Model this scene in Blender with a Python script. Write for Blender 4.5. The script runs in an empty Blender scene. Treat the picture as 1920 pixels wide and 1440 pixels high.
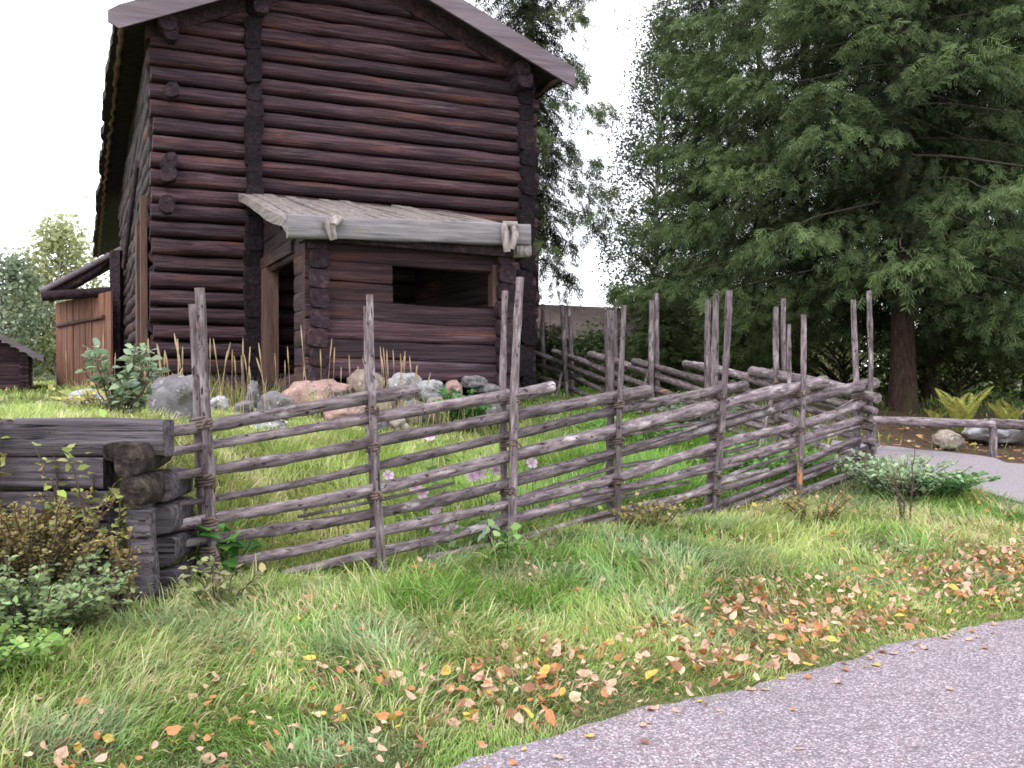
import bpy, math, random
import numpy as np
from mathutils import Vector, Matrix, noise as mnoise

random.seed(7)
rng = np.random.default_rng(11)
C = bpy.context.scene.collection
sc = bpy.context.scene
F = 1900.0                      # focal length in pixels of the 1920 px wide photograph
CAM = np.array([0.0, 0.0, 1.6])
PITCH = math.atan(30.0 / F)

# ------------------------------------------------------------------ terrain
RA = np.array([-0.13, 4.05]); RU = np.array([0.806, 0.592]); RN = np.array([-0.592, 0.806])
HD = np.array([-1000, 0, 0.35, 1.5, 3.2, 6.0, 8.0, 10.0, 12.0, 14.0, 20.0, 60.0, 1000.0])
HV = np.array([0, 0, 0.03, 0.12, 0.27, 0.56, 0.75, 0.88, 0.98, 1.03, 1.06, 1.12, 1.12])

def sstep(t):
    t = np.clip(t, 0, 1)
    return t * t * (3 - 2 * t)

def roadwig(s):
    return 0.04 * np.sin(s * 0.9 + 1.0) + 0.025 * np.sin(s * 2.7) + 0.018 * np.sin(s * 7.1)

def dist_road(x, y):
    x = np.asarray(x, float); y = np.asarray(y, float)
    s = (x - RA[0]) * RU[0] + (y - RA[1]) * RU[1]
    d = (x - RA[0]) * RN[0] + (y - RA[1]) * RN[1]
    return d - roadwig(s)

FCORR = None            # terrain correction along the front fence line, filled in below
def G(x, y):
    x = np.asarray(x, float); y = np.asarray(y, float)
    d = dist_road(x, y)
    h = np.interp(d, HD, HV)
    h = h + sstep(d / 1.5) * (0.035 * np.sin(x * 1.7 + 0.6 * y) * np.sin(y * 1.3 - x * 0.4) + 0.015 * np.sin(x * 4.1 + 1) * np.sin(y * 3.7))
    # raised terrace behind the crib of logs on the left
    w = 0.15 + np.maximum(0, y - 6.4) * 0.75
    tx = sstep((-2.25 - x) / w + 0.5)
    ty = sstep((y - 6.28) / 0.15)
    th = 1.235 - 0.022 * (y - 6.3)
    k = tx * ty * (1 - sstep((y - 13.0) / 8.0))
    if FCORR is not None:
        A_, d_, ss, dz = FCORR
        sx = (x - A_[0]) * d_[0] + (y - A_[1]) * d_[1]; nx_ = -(x - A_[0]) * d_[1] + (y - A_[1]) * d_[0]
        h = h + np.interp(sx, ss, dz, left=0, right=0) * np.exp(-(nx_ / 0.9) ** 2)
    return h * (1 - k) + np.maximum(h, th) * k

def ray(px, py):
    cx = (px - 960) / F; cy = -(py - 720) / F
    f = np.array([0, math.cos(PITCH), -math.sin(PITCH)]); u = np.array([0, math.sin(PITCH), math.cos(PITCH)])
    d = f + cx * np.array([1, 0, 0]) + cy * u
    return d / d[1]

def at(px, py, depth):
    return CAM + ray(px, py) * depth

def hit(px, py, lo=2.0, hi=120.0):
    r = ray(px, py)
    ys = np.arange(lo, hi, 0.02)
    z = CAM[2] + r[2] * ys
    g = G(r[0] * ys, ys)
    i = np.argmax(z <= g)
    y = ys[i] if (z <= g).any() else hi
    return np.array([r[0] * y, y, float(G(r[0] * y, y))])

def on_plane(px, py, A, B, off=0.0):
    # vertical plane through A,B (xy), shifted by off along its normal (away from camera positive)
    d = (B - A)[:2]; d = d / np.linalg.norm(d)
    n = np.array([-d[1], d[0]])
    if n[1] < 0: n = -n
    r = ray(px, py)
    t = (np.dot(A[:2], n) + off) / np.dot(r[:2], n)
    return CAM + r * t

FA = hit(400, 1072); FB = hit(1618, 895)
STK = [((373, 540), (405, 1080), (358, 570), (388, 1010), 20, 16),
       ((692, 552), (716, 1078), (690, 574), (700, 1020), 16, 15),
       ((975, 520), (955, 1012), (946, 545), (944, 1000), 17, 14),
       ((1168, 572), (1158, 980), (1143, 582), (1147, 962), 11, 15),
       ((1367, 545), (1342, 960), (1345, 550), (1329, 940), 13, 14),
       ((1508, 590), (1498, 935), (1480, 608), (1484, 915), 12, 9),
       ((1629, 545), (1632, 885), (1602, 562), (1606, 880), 11, 12)]
_d = (FB - FA)[:2]; _d = _d / np.linalg.norm(_d); _ss = [-1.2]; _dz = [0.0]
for _k in STK:
    _p = on_plane(_k[1][0], _k[1][1], FA, FB, -0.085); _ss.append(float(np.dot((_p - FA)[:2], _d))); _dz.append(float(_p[2] - G(_p[0], _p[1])) - 0.02)
_ss.append(_ss[-1] + 1.2); _dz.append(0.0)
FCORR = (FA.copy(), _d.copy(), _ss, _dz)

# ------------------------------------------------------------------ noise helpers
def vnoise(x, y, seed=0):
    x = np.asarray(x, float); y = np.asarray(y, float)
    xi = np.floor(x).astype(np.int64); yi = np.floor(y).astype(np.int64)
    xf = x - xi; yf = y - yi
    def h(a, b):
        n = (a * 374761393 + b * 668265263 + seed * 1442695041) & 0x7fffffff
        n = ((n ^ (n >> 13)) * 1274126177) & 0x7fffffff
        return (n & 0xffff) / 65535.0
    u = xf * xf * (3 - 2 * xf); v = yf * yf * (3 - 2 * yf)
    return (h(xi, yi) * (1 - u) + h(xi + 1, yi) * u) * (1 - v) + (h(xi, yi + 1) * (1 - u) + h(xi + 1, yi + 1) * u) * v

def fbm(x, y, seed=0, o=3):
    s = 0; a = 0.5
    for i in range(o):
        s = s + a * vnoise(x * 2 ** i, y * 2 ** i, seed + i); a *= 0.5
    return s / (1 - 0.5 ** o)

# ------------------------------------------------------------------ materials
def mat_base(name):
    m = bpy.data.materials.new(name); m.use_nodes = True
    nt = m.node_tree; nt.nodes.clear()
    out = nt.nodes.new('ShaderNodeOutputMaterial')
    return m, nt, out

def ramp(nt, stops, fac):
    r = nt.nodes.new('ShaderNodeValToRGB')
    el = r.color_ramp.elements
    while len(el) < len(stops): el.new(0.5)
    for e, (p, c) in zip(el, stops):
        e.position = p; e.color = (c[0], c[1], c[2], 1)
    nt.links.new(fac, r.inputs[0])
    return r.outputs[0]

def mixc(nt, fac, a, b, mode='MIX'):
    n = nt.nodes.new('ShaderNodeMix'); n.data_type = 'RGBA'; n.blend_type = mode
    for sock, v in ((n.inputs[0], fac), (n.inputs[6], a), (n.inputs[7], b)):
        if hasattr(v, 'links'): nt.links.new(v, sock)
        else: sock.default_value = v if not isinstance(v, tuple) else (v[0], v[1], v[2], 1)
    return n.outputs[2]

def noise_tex(nt, vec, scale, detail=4, rough=0.6, dist=0.0, sc3=None):
    if sc3 is not None:
        mp = nt.nodes.new('ShaderNodeMapping'); mp.inputs['Scale'].default_value = sc3
        nt.links.new(vec, mp.inputs[0]); vec = mp.outputs[0]
    n = nt.nodes.new('ShaderNodeTexNoise')
    n.inputs['Scale'].default_value = scale; n.inputs['Detail'].default_value = detail
    n.inputs['Roughness'].default_value = rough; n.inputs['Distortion'].default_value = dist
    nt.links.new(vec, n.inputs['Vector'])
    return n.outputs[0]

def surf_mat(name, stops, sc3=(1, 1, 1), scale=5, detail=5, rough=0.85, bump=0.3, bdist=0.02, patches=(), rnd=0.0, dist=0.0, spec=0.2, usecol=False):
    """layered noise material. patches = list of (color, scale, sc3, lo, hi)"""
    m, nt, out = mat_base(name)
    tc = nt.nodes.new('ShaderNodeTexCoord'); vec = tc.outputs['Object']
    if rnd > 0:
        oi = nt.nodes.new('ShaderNodeObjectInfo')
        add = nt.nodes.new('ShaderNodeVectorMath'); add.operation = 'ADD'
        sm = nt.nodes.new('ShaderNodeVectorMath'); sm.operation = 'SCALE'; sm.inputs[0].default_value = (31, 17, 23)
        nt.links.new(oi.outputs['Random'], sm.inputs['Scale'])
        nt.links.new(vec, add.inputs[0]); nt.links.new(sm.outputs[0], add.inputs[1]); vec = add.outputs[0]
    n1 = noise_tex(nt, vec, scale, detail, 0.65, dist, sc3)
    col = ramp(nt, stops, n1)
    for (pc, ps, p3, lo, hi) in patches:
        pn = noise_tex(nt, vec, ps, 4, 0.6, 0.0, p3)
        mr = nt.nodes.new('ShaderNodeMapRange'); mr.inputs[1].default_value = lo; mr.inputs[2].default_value = hi
        nt.links.new(pn, mr.inputs[0])
        col = mixc(nt, mr.outputs[0], col, pc)
    if rnd > 0:
        mr = nt.nodes.new('ShaderNodeMapRange'); mr.inputs[3].default_value = 1 - rnd; mr.inputs[4].default_value = 1 + rnd
        nt.links.new(oi.outputs['Random'], mr.inputs[0])
        cb = nt.nodes.new('ShaderNodeCombineColor')
        for i in range(3): nt.links.new(mr.outputs[0], cb.inputs[i])
        col = mixc(nt, 1.0, col, cb.outputs[0], 'MULTIPLY')
    if usecol:
        at_ = nt.nodes.new('ShaderNodeVertexColor'); at_.layer_name = 'Col'
        col = mixc(nt, 1.0, col, at_.outputs[0], 'MULTIPLY')
    b = nt.nodes.new('ShaderNodeBsdfPrincipled')
    b.inputs['Roughness'].default_value = rough
    b.inputs['Specular IOR Level'].default_value = spec
    nt.links.new(col, b.inputs['Base Color'])
    if bump > 0:
        bp = nt.nodes.new('ShaderNodeBump'); bp.inputs['Strength'].default_value = bump; bp.inputs['Distance'].default_value = bdist
        nt.links.new(n1, bp.inputs['Height']); nt.links.new(bp.outputs[0], b.inputs['Normal'])
    nt.links.new(b.outputs[0], out.inputs[0])
    return m

def leaf_mat(name, tint=(1, 1, 1), trans=0.35, rough=0.6, spec=0.25, nscale=3.0):
    """foliage: colour from the mesh's Col attribute, a little translucent"""
    m, nt, out = mat_base(name)
    a = nt.nodes.new('ShaderNodeVertexColor'); a.layer_name = 'Col'
    tc = nt.nodes.new('ShaderNodeTexCoord')
    n = noise_tex(nt, tc.outputs['Object'], nscale, 3)
    mr = nt.nodes.new('ShaderNodeMapRange'); mr.inputs[3].default_value = 0.65; mr.inputs[4].default_value = 1.35
    nt.links.new(n, mr.inputs[0])
    cb = nt.nodes.new('ShaderNodeCombineColor')
    for i in range(3): nt.links.new(mr.outputs[0], cb.inputs[i])
    col = mixc(nt, 1.0, a.outputs[0], cb.outputs[0], 'MULTIPLY')
    col = mixc(nt, 1.0, col, tint, 'MULTIPLY')
    b = nt.nodes.new('ShaderNodeBsdfPrincipled'); b.inputs['Roughness'].default_value = rough
    b.inputs['Specular IOR Level'].default_value = spec
    t = nt.nodes.new('ShaderNodeBsdfTranslucent')
    mx = nt.nodes.new('ShaderNodeMixShader'); mx.inputs[0].default_value = trans
    nt.links.new(col, b.inputs['Base Color']); nt.links.new(col, t.inputs[0])
    nt.links.new(b.outputs[0], mx.inputs[1]); nt.links.new(t.outputs[0], mx.inputs[2])
    nt.links.new(mx.outputs[0], out.inputs[0])
    return m

M = {}
M['log'] = surf_mat('dark_log', [(0.28, (0.010, 0.006, 0.008)), (0.45, (0.034, 0.018, 0.025)), (0.58, (0.068, 0.036, 0.044)), (0.76, (0.135, 0.088, 0.105))],
                    sc3=(0.35, 8, 8), scale=2.4, detail=10, rough=0.7, bump=1.0, bdist=0.04,
                    patches=[((0.15, 0.062, 0.042), 1.5, (0.4, 4.5, 4.5), 0.54, 0.78), ((0.16, 0.135, 0.15), 1.9, (0.35, 5, 5), 0.60, 0.85), ((0.008, 0.005, 0.007), 3.0, (0.22, 14, 14), 0.585, 0.63)], spec=0.3, usecol=True)
M['logside'] = surf_mat('dark_log_side', [(0.25, (0.009, 0.006, 0.008)), (0.5, (0.033, 0.019, 0.022)), (0.8, (0.085, 0.058, 0.060))],
                    sc3=(7, 0.35, 7), scale=2.2, detail=6, rough=0.75, bump=0.8, bdist=0.03,
                    patches=[((0.10, 0.045, 0.032), 1.3, (3, 0.5, 3), 0.52, 0.72)], spec=0.25, usecol=True)
M['logend'] = surf_mat('log_end', [(0.3, (0.012, 0.008, 0.011)), (0.55, (0.045, 0.029, 0.037)), (0.7, (0.09, 0.055, 0.05)), (0.85, (0.17, 0.09, 0.06))],
                    sc3=(3, 1, 3), scale=4, detail=6, rough=0.9, bump=0.9, bdist=0.04, usecol=True)
M['crossend'] = surf_mat('dark_log_end', [(0.3, (0.007, 0.005, 0.007)), (0.58, (0.022, 0.015, 0.019)), (0.72, (0.05, 0.032, 0.030)), (0.85, (0.15, 0.075, 0.045))], sc3=(3, 1, 3), scale=5, detail=8, rough=0.9, bump=1.0, bdist=0.05, usecol=True)  # darker log-end colours for the cross wall and corner columns
M['interior'] = surf_mat('interior_shade', [(0.3, (0.006, 0.005, 0.006)), (0.8, (0.02, 0.014, 0.016))], scale=4, bump=0.2)  # near-black colour standing in for shade indoors and under the floors
M['barge'] = surf_mat('grey_board', [(0.3, (0.10, 0.08, 0.095)), (0.55, (0.18, 0.145, 0.17)), (0.8, (0.27, 0.22, 0.24))], sc3=(0.4, 9, 9), scale=2, detail=6, bump=0.5, bdist=0.01,
                    patches=[((0.16, 0.10, 0.08), 1.0, (0.6, 4, 4), 0.55, 0.75)])
M['roofwood'] = surf_mat('weathered_roof_boards', [(0.25, (0.07, 0.056, 0.056)), (0.5, (0.21, 0.178, 0.170)), (0.8, (0.36, 0.32, 0.31))], sc3=(10, 0.5, 10), scale=2.0, detail=7, bump=0.9, bdist=0.02,
                    patches=[((0.20, 0.18, 0.12), 1.5, (2, 1, 2), 0.55, 0.8)])
M['fascia'] = surf_mat('weathered_fascia', [(0.25, (0.07, 0.06, 0.066)), (0.5, (0.21, 0.19, 0.208)), (0.8, (0.35, 0.32, 0.338))], sc3=(0.6, 7, 9), scale=2.2, detail=7, bump=0.8, bdist=0.015,
                    patches=[((0.20, 0.18, 0.10), 1.3, (1, 2, 6), 0.58, 0.8)])
M['birchbark'] = surf_mat('birch_bark', [(0.3, (0.30, 0.25, 0.24)), (0.6, (0.50, 0.45, 0.44)), (0.85, (0.62, 0.57, 0.56))], scale=5, bump=0.4)
M['hook'] = surf_mat('weathered_hook_wood', [(0.3, (0.10, 0.08, 0.075)), (0.5, (0.28, 0.24, 0.23)), (0.7, (0.44, 0.39, 0.375))], sc3=(8, 8, 2), scale=2.5, detail=8, bump=1.0, bdist=0.02)
M['rooftop'] = surf_mat('mossy_roof', [(0.3, (0.018, 0.016, 0.016)), (0.7, (0.05, 0.042, 0.04))], scale=6, bump=0.6, bdist=0.05)
M['barkstrip'] = surf_mat('bark_strip', [(0.3, (0.07, 0.045, 0.035)), (0.6, (0.20, 0.13, 0.10)), (0.85, (0.32, 0.22, 0.17))], sc3=(3, 1, 3), scale=5, bump=0.6)
M['redboard'] = surf_mat('red_brown_boards', [(0.25, (0.10, 0.05, 0.036)), (0.5, (0.24, 0.115, 0.075)), (0.8, (0.34, 0.21, 0.165))], sc3=(7, 7, 0.5), scale=2.4, detail=6, bump=0.4, bdist=0.01,
                    patches=[((0.20, 0.17, 0.18), 1.5, (4, 4, 0.3), 0.56, 0.72)])
M['jamb'] = surf_mat('brown_jamb', [(0.25, (0.045, 0.026, 0.023)), (0.5, (0.11, 0.062, 0.052)), (0.8, (0.19, 0.125, 0.11))], sc3=(7, 7, 0.6), scale=2.4, detail=6, bump=0.4, bdist=0.01)
M['rail'] = surf_mat('fence_rail_wood', [(0.27, (0.028, 0.020, 0.022)), (0.42, (0.105, 0.080, 0.088)), (0.56, (0.20, 0.160, 0.172)), (0.75, (0.38, 0.325, 0.34))],
                    sc3=(1.5, 9, 9), scale=3.4, detail=7, rough=0.8, bump=0.8, bdist=0.012, rnd=0.30, spec=0.3,
                    patches=[((0.40, 0.35, 0.365), 3.0, (0.8, 2.5, 2.5), 0.58, 0.68), ((0.025, 0.018, 0.02), 16.0, (1.0, 1.8, 1.8), 0.60, 0.66), ((0.45, 0.21, 0.11), 1.6, (0.7, 1.6, 1.6), 0.695, 0.72), ((0.022, 0.016, 0.018), 5.0, (0.5, 9, 9), 0.64, 0.68)])
M['withe'] = surf_mat('withe_binding', [(0.3, (0.06, 0.042, 0.04)), (0.7, (0.20, 0.145, 0.135))], scale=12, bump=0.5, rnd=0.2)
M['crib'] = surf_mat('grey_crib_log', [(0.28, (0.024, 0.019, 0.024)), (0.45, (0.080, 0.068, 0.080)), (0.6, (0.15, 0.128, 0.148)), (0.8, (0.26, 0.235, 0.255))], sc3=(0.5, 8, 8), scale=2.6, detail=10, bump=1.0, bdist=0.04,
                    patches=[((0.07, 0.06, 0.035), 2.5, (1, 1, 1), 0.6, 0.8), ((0.010, 0.008, 0.010), 3.0, (0.3, 14, 14), 0.585, 0.63)], rnd=0.15)
M['cribend'] = surf_mat('crib_log_end', [(0.32, (0.006, 0.005, 0.005)), (0.5, (0.038, 0.028, 0.026)), (0.62, (0.085, 0.065, 0.056)), (0.8, (0.19, 0.155, 0.135))], scale=14, detail=10, bump=1.0, bdist=0.05,
                    patches=[((0.06, 0.058, 0.035), 4, (1, 1, 1), 0.62, 0.75)])
M['trunk'] = surf_mat('spruce_bark', [(0.3, (0.022, 0.014, 0.012)), (0.55, (0.07, 0.043, 0.034)), (0.8, (0.13, 0.088, 0.072))], sc3=(6, 6, 1.6), scale=3.0, detail=6, bump=1.0, bdist=0.04,
                    patches=[((0.07, 0.075, 0.025), 1.5, (1, 1, 0.4), 0.56, 0.75)])
M['birchtrunk'] = surf_mat('birch_trunk', [(0.35, (0.05, 0.045, 0.045)), (0.45, (0.55, 0.52, 0.53)), (0.8, (0.7, 0.68, 0.68))], sc3=(2, 2, 5), scale=1.5, bump=0.3)
M['twig'] = surf_mat('twig_bark', [(0.3, (0.045, 0.03, 0.027)), (0.8, (0.15, 0.11, 0.10))], scale=10, bump=0.3)
M['needle'] = leaf_mat('spruce_needles', trans=0.15, rough=0.7, spec=0.12, nscale=0.8)
M['leaf'] = leaf_mat('green_leaves', trans=0.35, nscale=2.0)
M['grass'] = leaf_mat('grass_blades', trans=0.35, rough=0.5, spec=0.35, nscale=1.2)
M['petal'] = leaf_mat('petals', trans=0.4, nscale=8)
M['dryleaf'] = leaf_mat('dry_leaves', trans=0.15, rough=0.55, spec=0.35, nscale=18)
M['straw'] = surf_mat('dry_straw', [(0.3, (0.30, 0.21, 0.12)), (0.7, (0.48, 0.36, 0.22))], scale=8, bump=0.0, rnd=0.15)
M['shingle'] = surf_mat('barn_shingles', [(0.3, (0.08, 0.058, 0.053)), (0.7, (0.175, 0.132, 0.124))], sc3=(1, 3, 3), scale=3, bump=0.6)
def stone_mat(name, a, b, c):
    return surf_mat(name, [(0.25, a), (0.5, b), (0.8, c)], scale=6, detail=12, bump=1.0, bdist=0.04, rough=0.95, spec=0.1,
                    patches=[((0.085, 0.085, 0.065), 4.0, (1, 1, 1), 0.54, 0.66), (tuple(x * 1.3 for x in c), 16.0, (1, 1, 1), 0.60, 0.66), ((0.06, 0.055, 0.05), 9.0, (1, 1, 1), 0.62, 0.70)])
M['stone_grey'] = stone_mat('grey_stone', (0.10, 0.09, 0.10), (0.20, 0.185, 0.20), (0.30, 0.28, 0.30))
M['stone_pink'] = stone_mat('pink_stone', (0.25, 0.155, 0.14), (0.42, 0.27, 0.25), (0.52, 0.37, 0.34))
M['stone_tan'] = stone_mat('tan_stone', (0.18, 0.145, 0.125), (0.33, 0.275, 0.24), (0.44, 0.38, 0.34))
M['stone_pale'] = stone_mat('pale_stone', (0.26, 0.255, 0.27), (0.42, 0.415, 0.44), (0.55, 0.54, 0.56))

# ------------------------------------------------------------------ mesh building
class MB:
    """collects polygons; build() links them as one mesh object"""
    def __init__(s): s.v = []; s.f = []; s.c = []; s.n = 0
    def add(s, v, f, col=None):
        v = np.asarray(v, float).reshape(-1, 3)
        s.v.append(v)
        s.f.extend([tuple(int(i) + s.n for i in q) for q in f])
        c = np.ones((len(v), 3)) if col is None else np.broadcast_to(np.asarray(col, float), (len(v), 3))
        s.c.append(c); s.n += len(v)
    def box(s, lo, hi, col=None, xf=None):
        x0, y0, z0 = lo; x1, y1, z1 = hi
        v = np.array([[x0, y0, z0], [x1, y0, z0], [x1, y1, z0], [x0, y1, z0], [x0, y0, z1], [x1, y0, z1], [x1, y1, z1], [x0, y1, z1]], float)
        if xf is not None: v = xf(v)
        s.add(v, [(0, 3, 2, 1), (4, 5, 6, 7), (0, 1, 5, 4), (1, 2, 6, 5), (2, 3, 7, 6), (3, 0, 4, 7)], col)
    def tube(s, P, R, n=8, lump=0.0, sq=2.0, yz=(1, 1), col=None, cap=True, seed=0, colf=None):
        """tube along polyline P with radii R; sq = superellipse power; yz = scale of cross-section (side, up)"""
        P = np.asarray(P, float); R = np.broadcast_to(np.asarray(R, float), (len(P),))
        T = np.gradient(P, axis=0); T /= np.linalg.norm(T, axis=1)[:, None] + 1e-9
        up = np.array([0, 0, 1.0])
        if abs(T[:, 2]).mean() > 0.8: up = np.array([0, 1.0, 0])
        V = []
        th = np.linspace(0, 2 * np.pi, n, endpoint=False)
        cs, sn = np.cos(th), np.sin(th)
        if sq != 2.0:
            cs = np.sign(cs) * abs(cs) ** (2 / sq); sn = np.sign(sn) * abs(sn) ** (2 / sq)
        for i in range(len(P)):
            a = np.cross(T[i], up); a /= np.linalg.norm(a) + 1e-9
            b = np.cross(a, T[i])
            r = R[i]
            if lump:
                k = np.array([mnoise.noise(Vector((P[i][0] * 1.6 + seed * 7.3 + cs[j] * 0.9, P[i][1] * 1.6 + sn[j] * 0.9, P[i][2] * 1.6 + seed * 3.1))) for j in range(n)])
                r = r * (1 + lump * k)
            V.append(P[i] + np.outer(cs * r * yz[0], a) + np.outer(sn * r * yz[1], b))
        V = np.concatenate(V)
        f = []
        for i in range(len(P) - 1):
            for j in range(n):
                k = (j + 1) % n
                f.append((i * n + j, i * n + k, (i + 1) * n + k, (i + 1) * n + j))
        if cap:
            nv = len(V); V = np.concatenate([V, V[:n], V[nv - n:nv]])
            f.append(tuple(nv + j for j in range(n - 1, -1, -1))); f.append(tuple(nv + n + j for j in range(n)))
        s.add(V, f, col if colf is None else colf(V))
    def build(s, name, mat, parent=None, smooth=True, loc=None, xf=None, rotm=None):
        V = np.concatenate(s.v); Cc = np.concatenate(s.c)
        if xf is not None: V = xf(V)
        me = bpy.data.meshes.new(name)
        me.from_pydata(V.tolist(), [], s.f)
        return finish(me, name, mat, Cc, parent, smooth, loc, rotm)

def finish(me, name, mat, Cc, parent, smooth, loc, rotm=None):
    a = me.color_attributes.new('Col', 'FLOAT_COLOR', 'POINT')
    c4 = np.ones((len(me.vertices), 4), np.float32); c4[:, :3] = Cc
    a.data.foreach_set('color', c4.ravel())
    if smooth:
        me.polygons.foreach_set('use_smooth', np.ones(len(me.polygons), bool))
    if isinstance(mat, (list, tuple)):
        for mm in mat: me.materials.append(mm)
    else: me.materials.append(mat)
    me.update()
    o = bpy.data.objects.new(name, me); C.objects.link(o)
    if parent is not None: o.parent = parent
    if loc is not None: o.location = loc
    if rotm is not None: o.rotation_euler = rotm.to_euler()
    return o

def fast_mesh(name, V, Fc, Cc, mat, parent=None, smooth=False, loc=None):
    """V (n,3), Fc (m,k) with constant k"""
    V = np.ascontiguousarray(V, np.float32); Fc = np.ascontiguousarray(Fc, np.int32)
    m, k = Fc.shape
    me = bpy.data.meshes.new(name)
    me.vertices.add(len(V)); me.vertices.foreach_set('co', V.ravel())
    me.loops.add(m * k); me.loops.foreach_set('vertex_index', Fc.ravel())
    me.polygons.add(m); me.polygons.foreach_set('loop_start', np.arange(0, m * k, k, dtype=np.int32))
    me.update(calc_edges=True)
    return finish(me, name, mat, Cc, parent, smooth, loc)

def tag(o, label=None, cat=None, group=None, kind=None):
    if label: o['label'] = label
    if cat: o['category'] = cat
    if group: o['group'] = group
    if kind: o['kind'] = kind
    return o

def thing(name, label, cat, loc=(0, 0, 0), rotz=0.0, group=None):
    o = bpy.data.objects.new(name, None); C.objects.link(o)
    o.empty_display_size = 0.2
    o.location = loc; o.rotation_euler = (0, 0, rotz)
    return tag(o, label, cat, group)

def copy_tree(src, loc, rotz=0.0, s=1.0, label=None, group=None):
    r = src.copy(); C.objects.link(r); r.location = loc; r.rotation_euler = (r.rotation_euler[0], r.rotation_euler[1], rotz); r.scale = (s, s, s)
    if label: r['label'] = label
    if group: r['group'] = group
    for ch in list(src.children):
        c = ch.copy(); C.objects.link(c); c.parent = r
        for g in list(ch.children):
            d = g.copy(); C.objects.link(d); d.parent = c
    return r

# ------------------------------------------------------------------ world, sun, camera
SUN_EL, SUN_AZ = math.radians(52), math.radians(205)      # soft light from behind the camera, a little from the left
w = bpy.data.worlds.new('World'); sc.world = w; w.use_nodes = True
nt = w.node_tree; nt.nodes.clear()
wo = nt.nodes.new('ShaderNodeOutputWorld')
sky = nt.nodes.new('ShaderNodeTexSky'); sky.sky_type = 'NISHITA'; sky.sun_disc = False
sky.sun_elevation = SUN_EL; sky.sun_rotation = SUN_AZ
bg1 = nt.nodes.new('ShaderNodeBackground'); bg1.inputs[1].default_value = 0.05
nt.links.new(sky.outputs[0], bg1.inputs[0])
tcw = nt.nodes.new('ShaderNodeTexCoord')
cl = noise_tex(nt, tcw.outputs['Generated'], 2.2, 5)
clc = ramp(nt, [(0.3, (0.90, 0.92, 0.98)), (0.65, (1.0, 0.995, 1.0))], cl)
bg2 = nt.nodes.new('ShaderNodeBackground'); bg2.inputs[1].default_value = 2.2     # bright even cloud cover
nt.links.new(clc, bg2.inputs[0])
ad = nt.nodes.new('ShaderNodeAddShader')
nt.links.new(bg1.outputs[0], ad.inputs[0]); nt.links.new(bg2.outputs[0], ad.inputs[1]); nt.links.new(ad.outputs[0], wo.inputs[0])

sd = bpy.data.lights.new('sun', 'SUN'); sd.energy = 1.5; sd.angle = math.radians(16); sd.color = (1.0, 0.96, 0.9)
so = bpy.data.objects.new('sun', sd); C.objects.link(so)
sdir = Vector((math.sin(SUN_AZ) * math.cos(SUN_EL), math.cos(SUN_AZ) * math.cos(SUN_EL), math.sin(SUN_EL)))
so.rotation_euler = sdir.to_track_quat('Z', 'Y').to_euler(); so.location = (0, -5, 20)

cd = bpy.data.cameras.new('camera'); cam = bpy.data.objects.new('camera', cd); C.objects.link(cam)
cd.sensor_width = 36; cd.lens = 36 * F / 1920; cd.clip_end = 3000; cd.clip_start = 0.05
cam.location = CAM.tolist(); cam.rotation_euler = (math.pi / 2 - PITCH, 0, 0)
sc.camera = cam
sc.view_settings.view_transform = 'Standard'; sc.view_settings.look = 'None'; sc.view_settings.exposure = 0
sc.cycles.filter_width = 1.7
sc.cycles.max_bounces = 6; sc.cycles.transparent_max_bounces = 4

# ------------------------------------------------------------------ ground, road, path
def axis(segs):
    out = []
    for a, b, st in segs: out.append(np.arange(a, b, st))
    return np.concatenate(out + [[segs[-1][1]]])
gx = axis([(-600, -60, 60), (-60, -14, 4), (-14, -6, 0.8), (-6, 10, 0.1), (10, 20, 0.8), (20, 60, 4), (60, 600, 60)])
gy = axis([(-60, 0, 6), (0, 3, 0.5), (3, 14, 0.1), (14, 26, 0.4), (26, 60, 3), (60, 180, 15), (180, 1200, 100)])
X, Y = np.meshgrid(gx, gy); Z = G(X, Y) - 0.02 * (dist_road(X, Y) > 0.0)
nx, ny = len(gx), len(gy)
idx = np.arange(nx * ny).reshape(ny, nx)
Fq = np.stack([idx[:-1, :-1], idx[:-1, 1:], idx[1:, 1:], idx[1:, :-1]], -1).reshape(-1, 4)
V = np.stack([X, Y, Z], -1).reshape(-1, 3)
dr = dist_road(V[:, 0], V[:, 1])
nn = fbm(V[:, 0] * 0.8, V[:, 1] * 0.8, 3)
grassc = np.array([0.12, 0.16, 0.045]); soil = np.array([0.11, 0.09, 0.045]); litter = np.array([0.095, 0.060, 0.040])
kf = sstep((nn - 0.35) / 0.3)[:, None]
colg = grassc * kf + soil * (1 - kf)
forest = (sstep((V[:, 0] - 4.2) / 1.5) * sstep((V[:, 1] - 12.6) / 1.0) * (1 - sstep((V[:, 1] - 19) / 4)))[:, None]
colg = colg * (1 - forest) + litter * forest
M['ground'] = surf_mat('ground_soil', [(0.3, (0.55, 0.55, 0.55)), (0.7, (1.3, 1.3, 1.3))], scale=9, detail=7, bump=0.8, bdist=0.03, usecol=True)
g = fast_mesh('ground', V, Fq, colg, M['ground'], smooth=True); tag(g, kind='structure')

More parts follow.
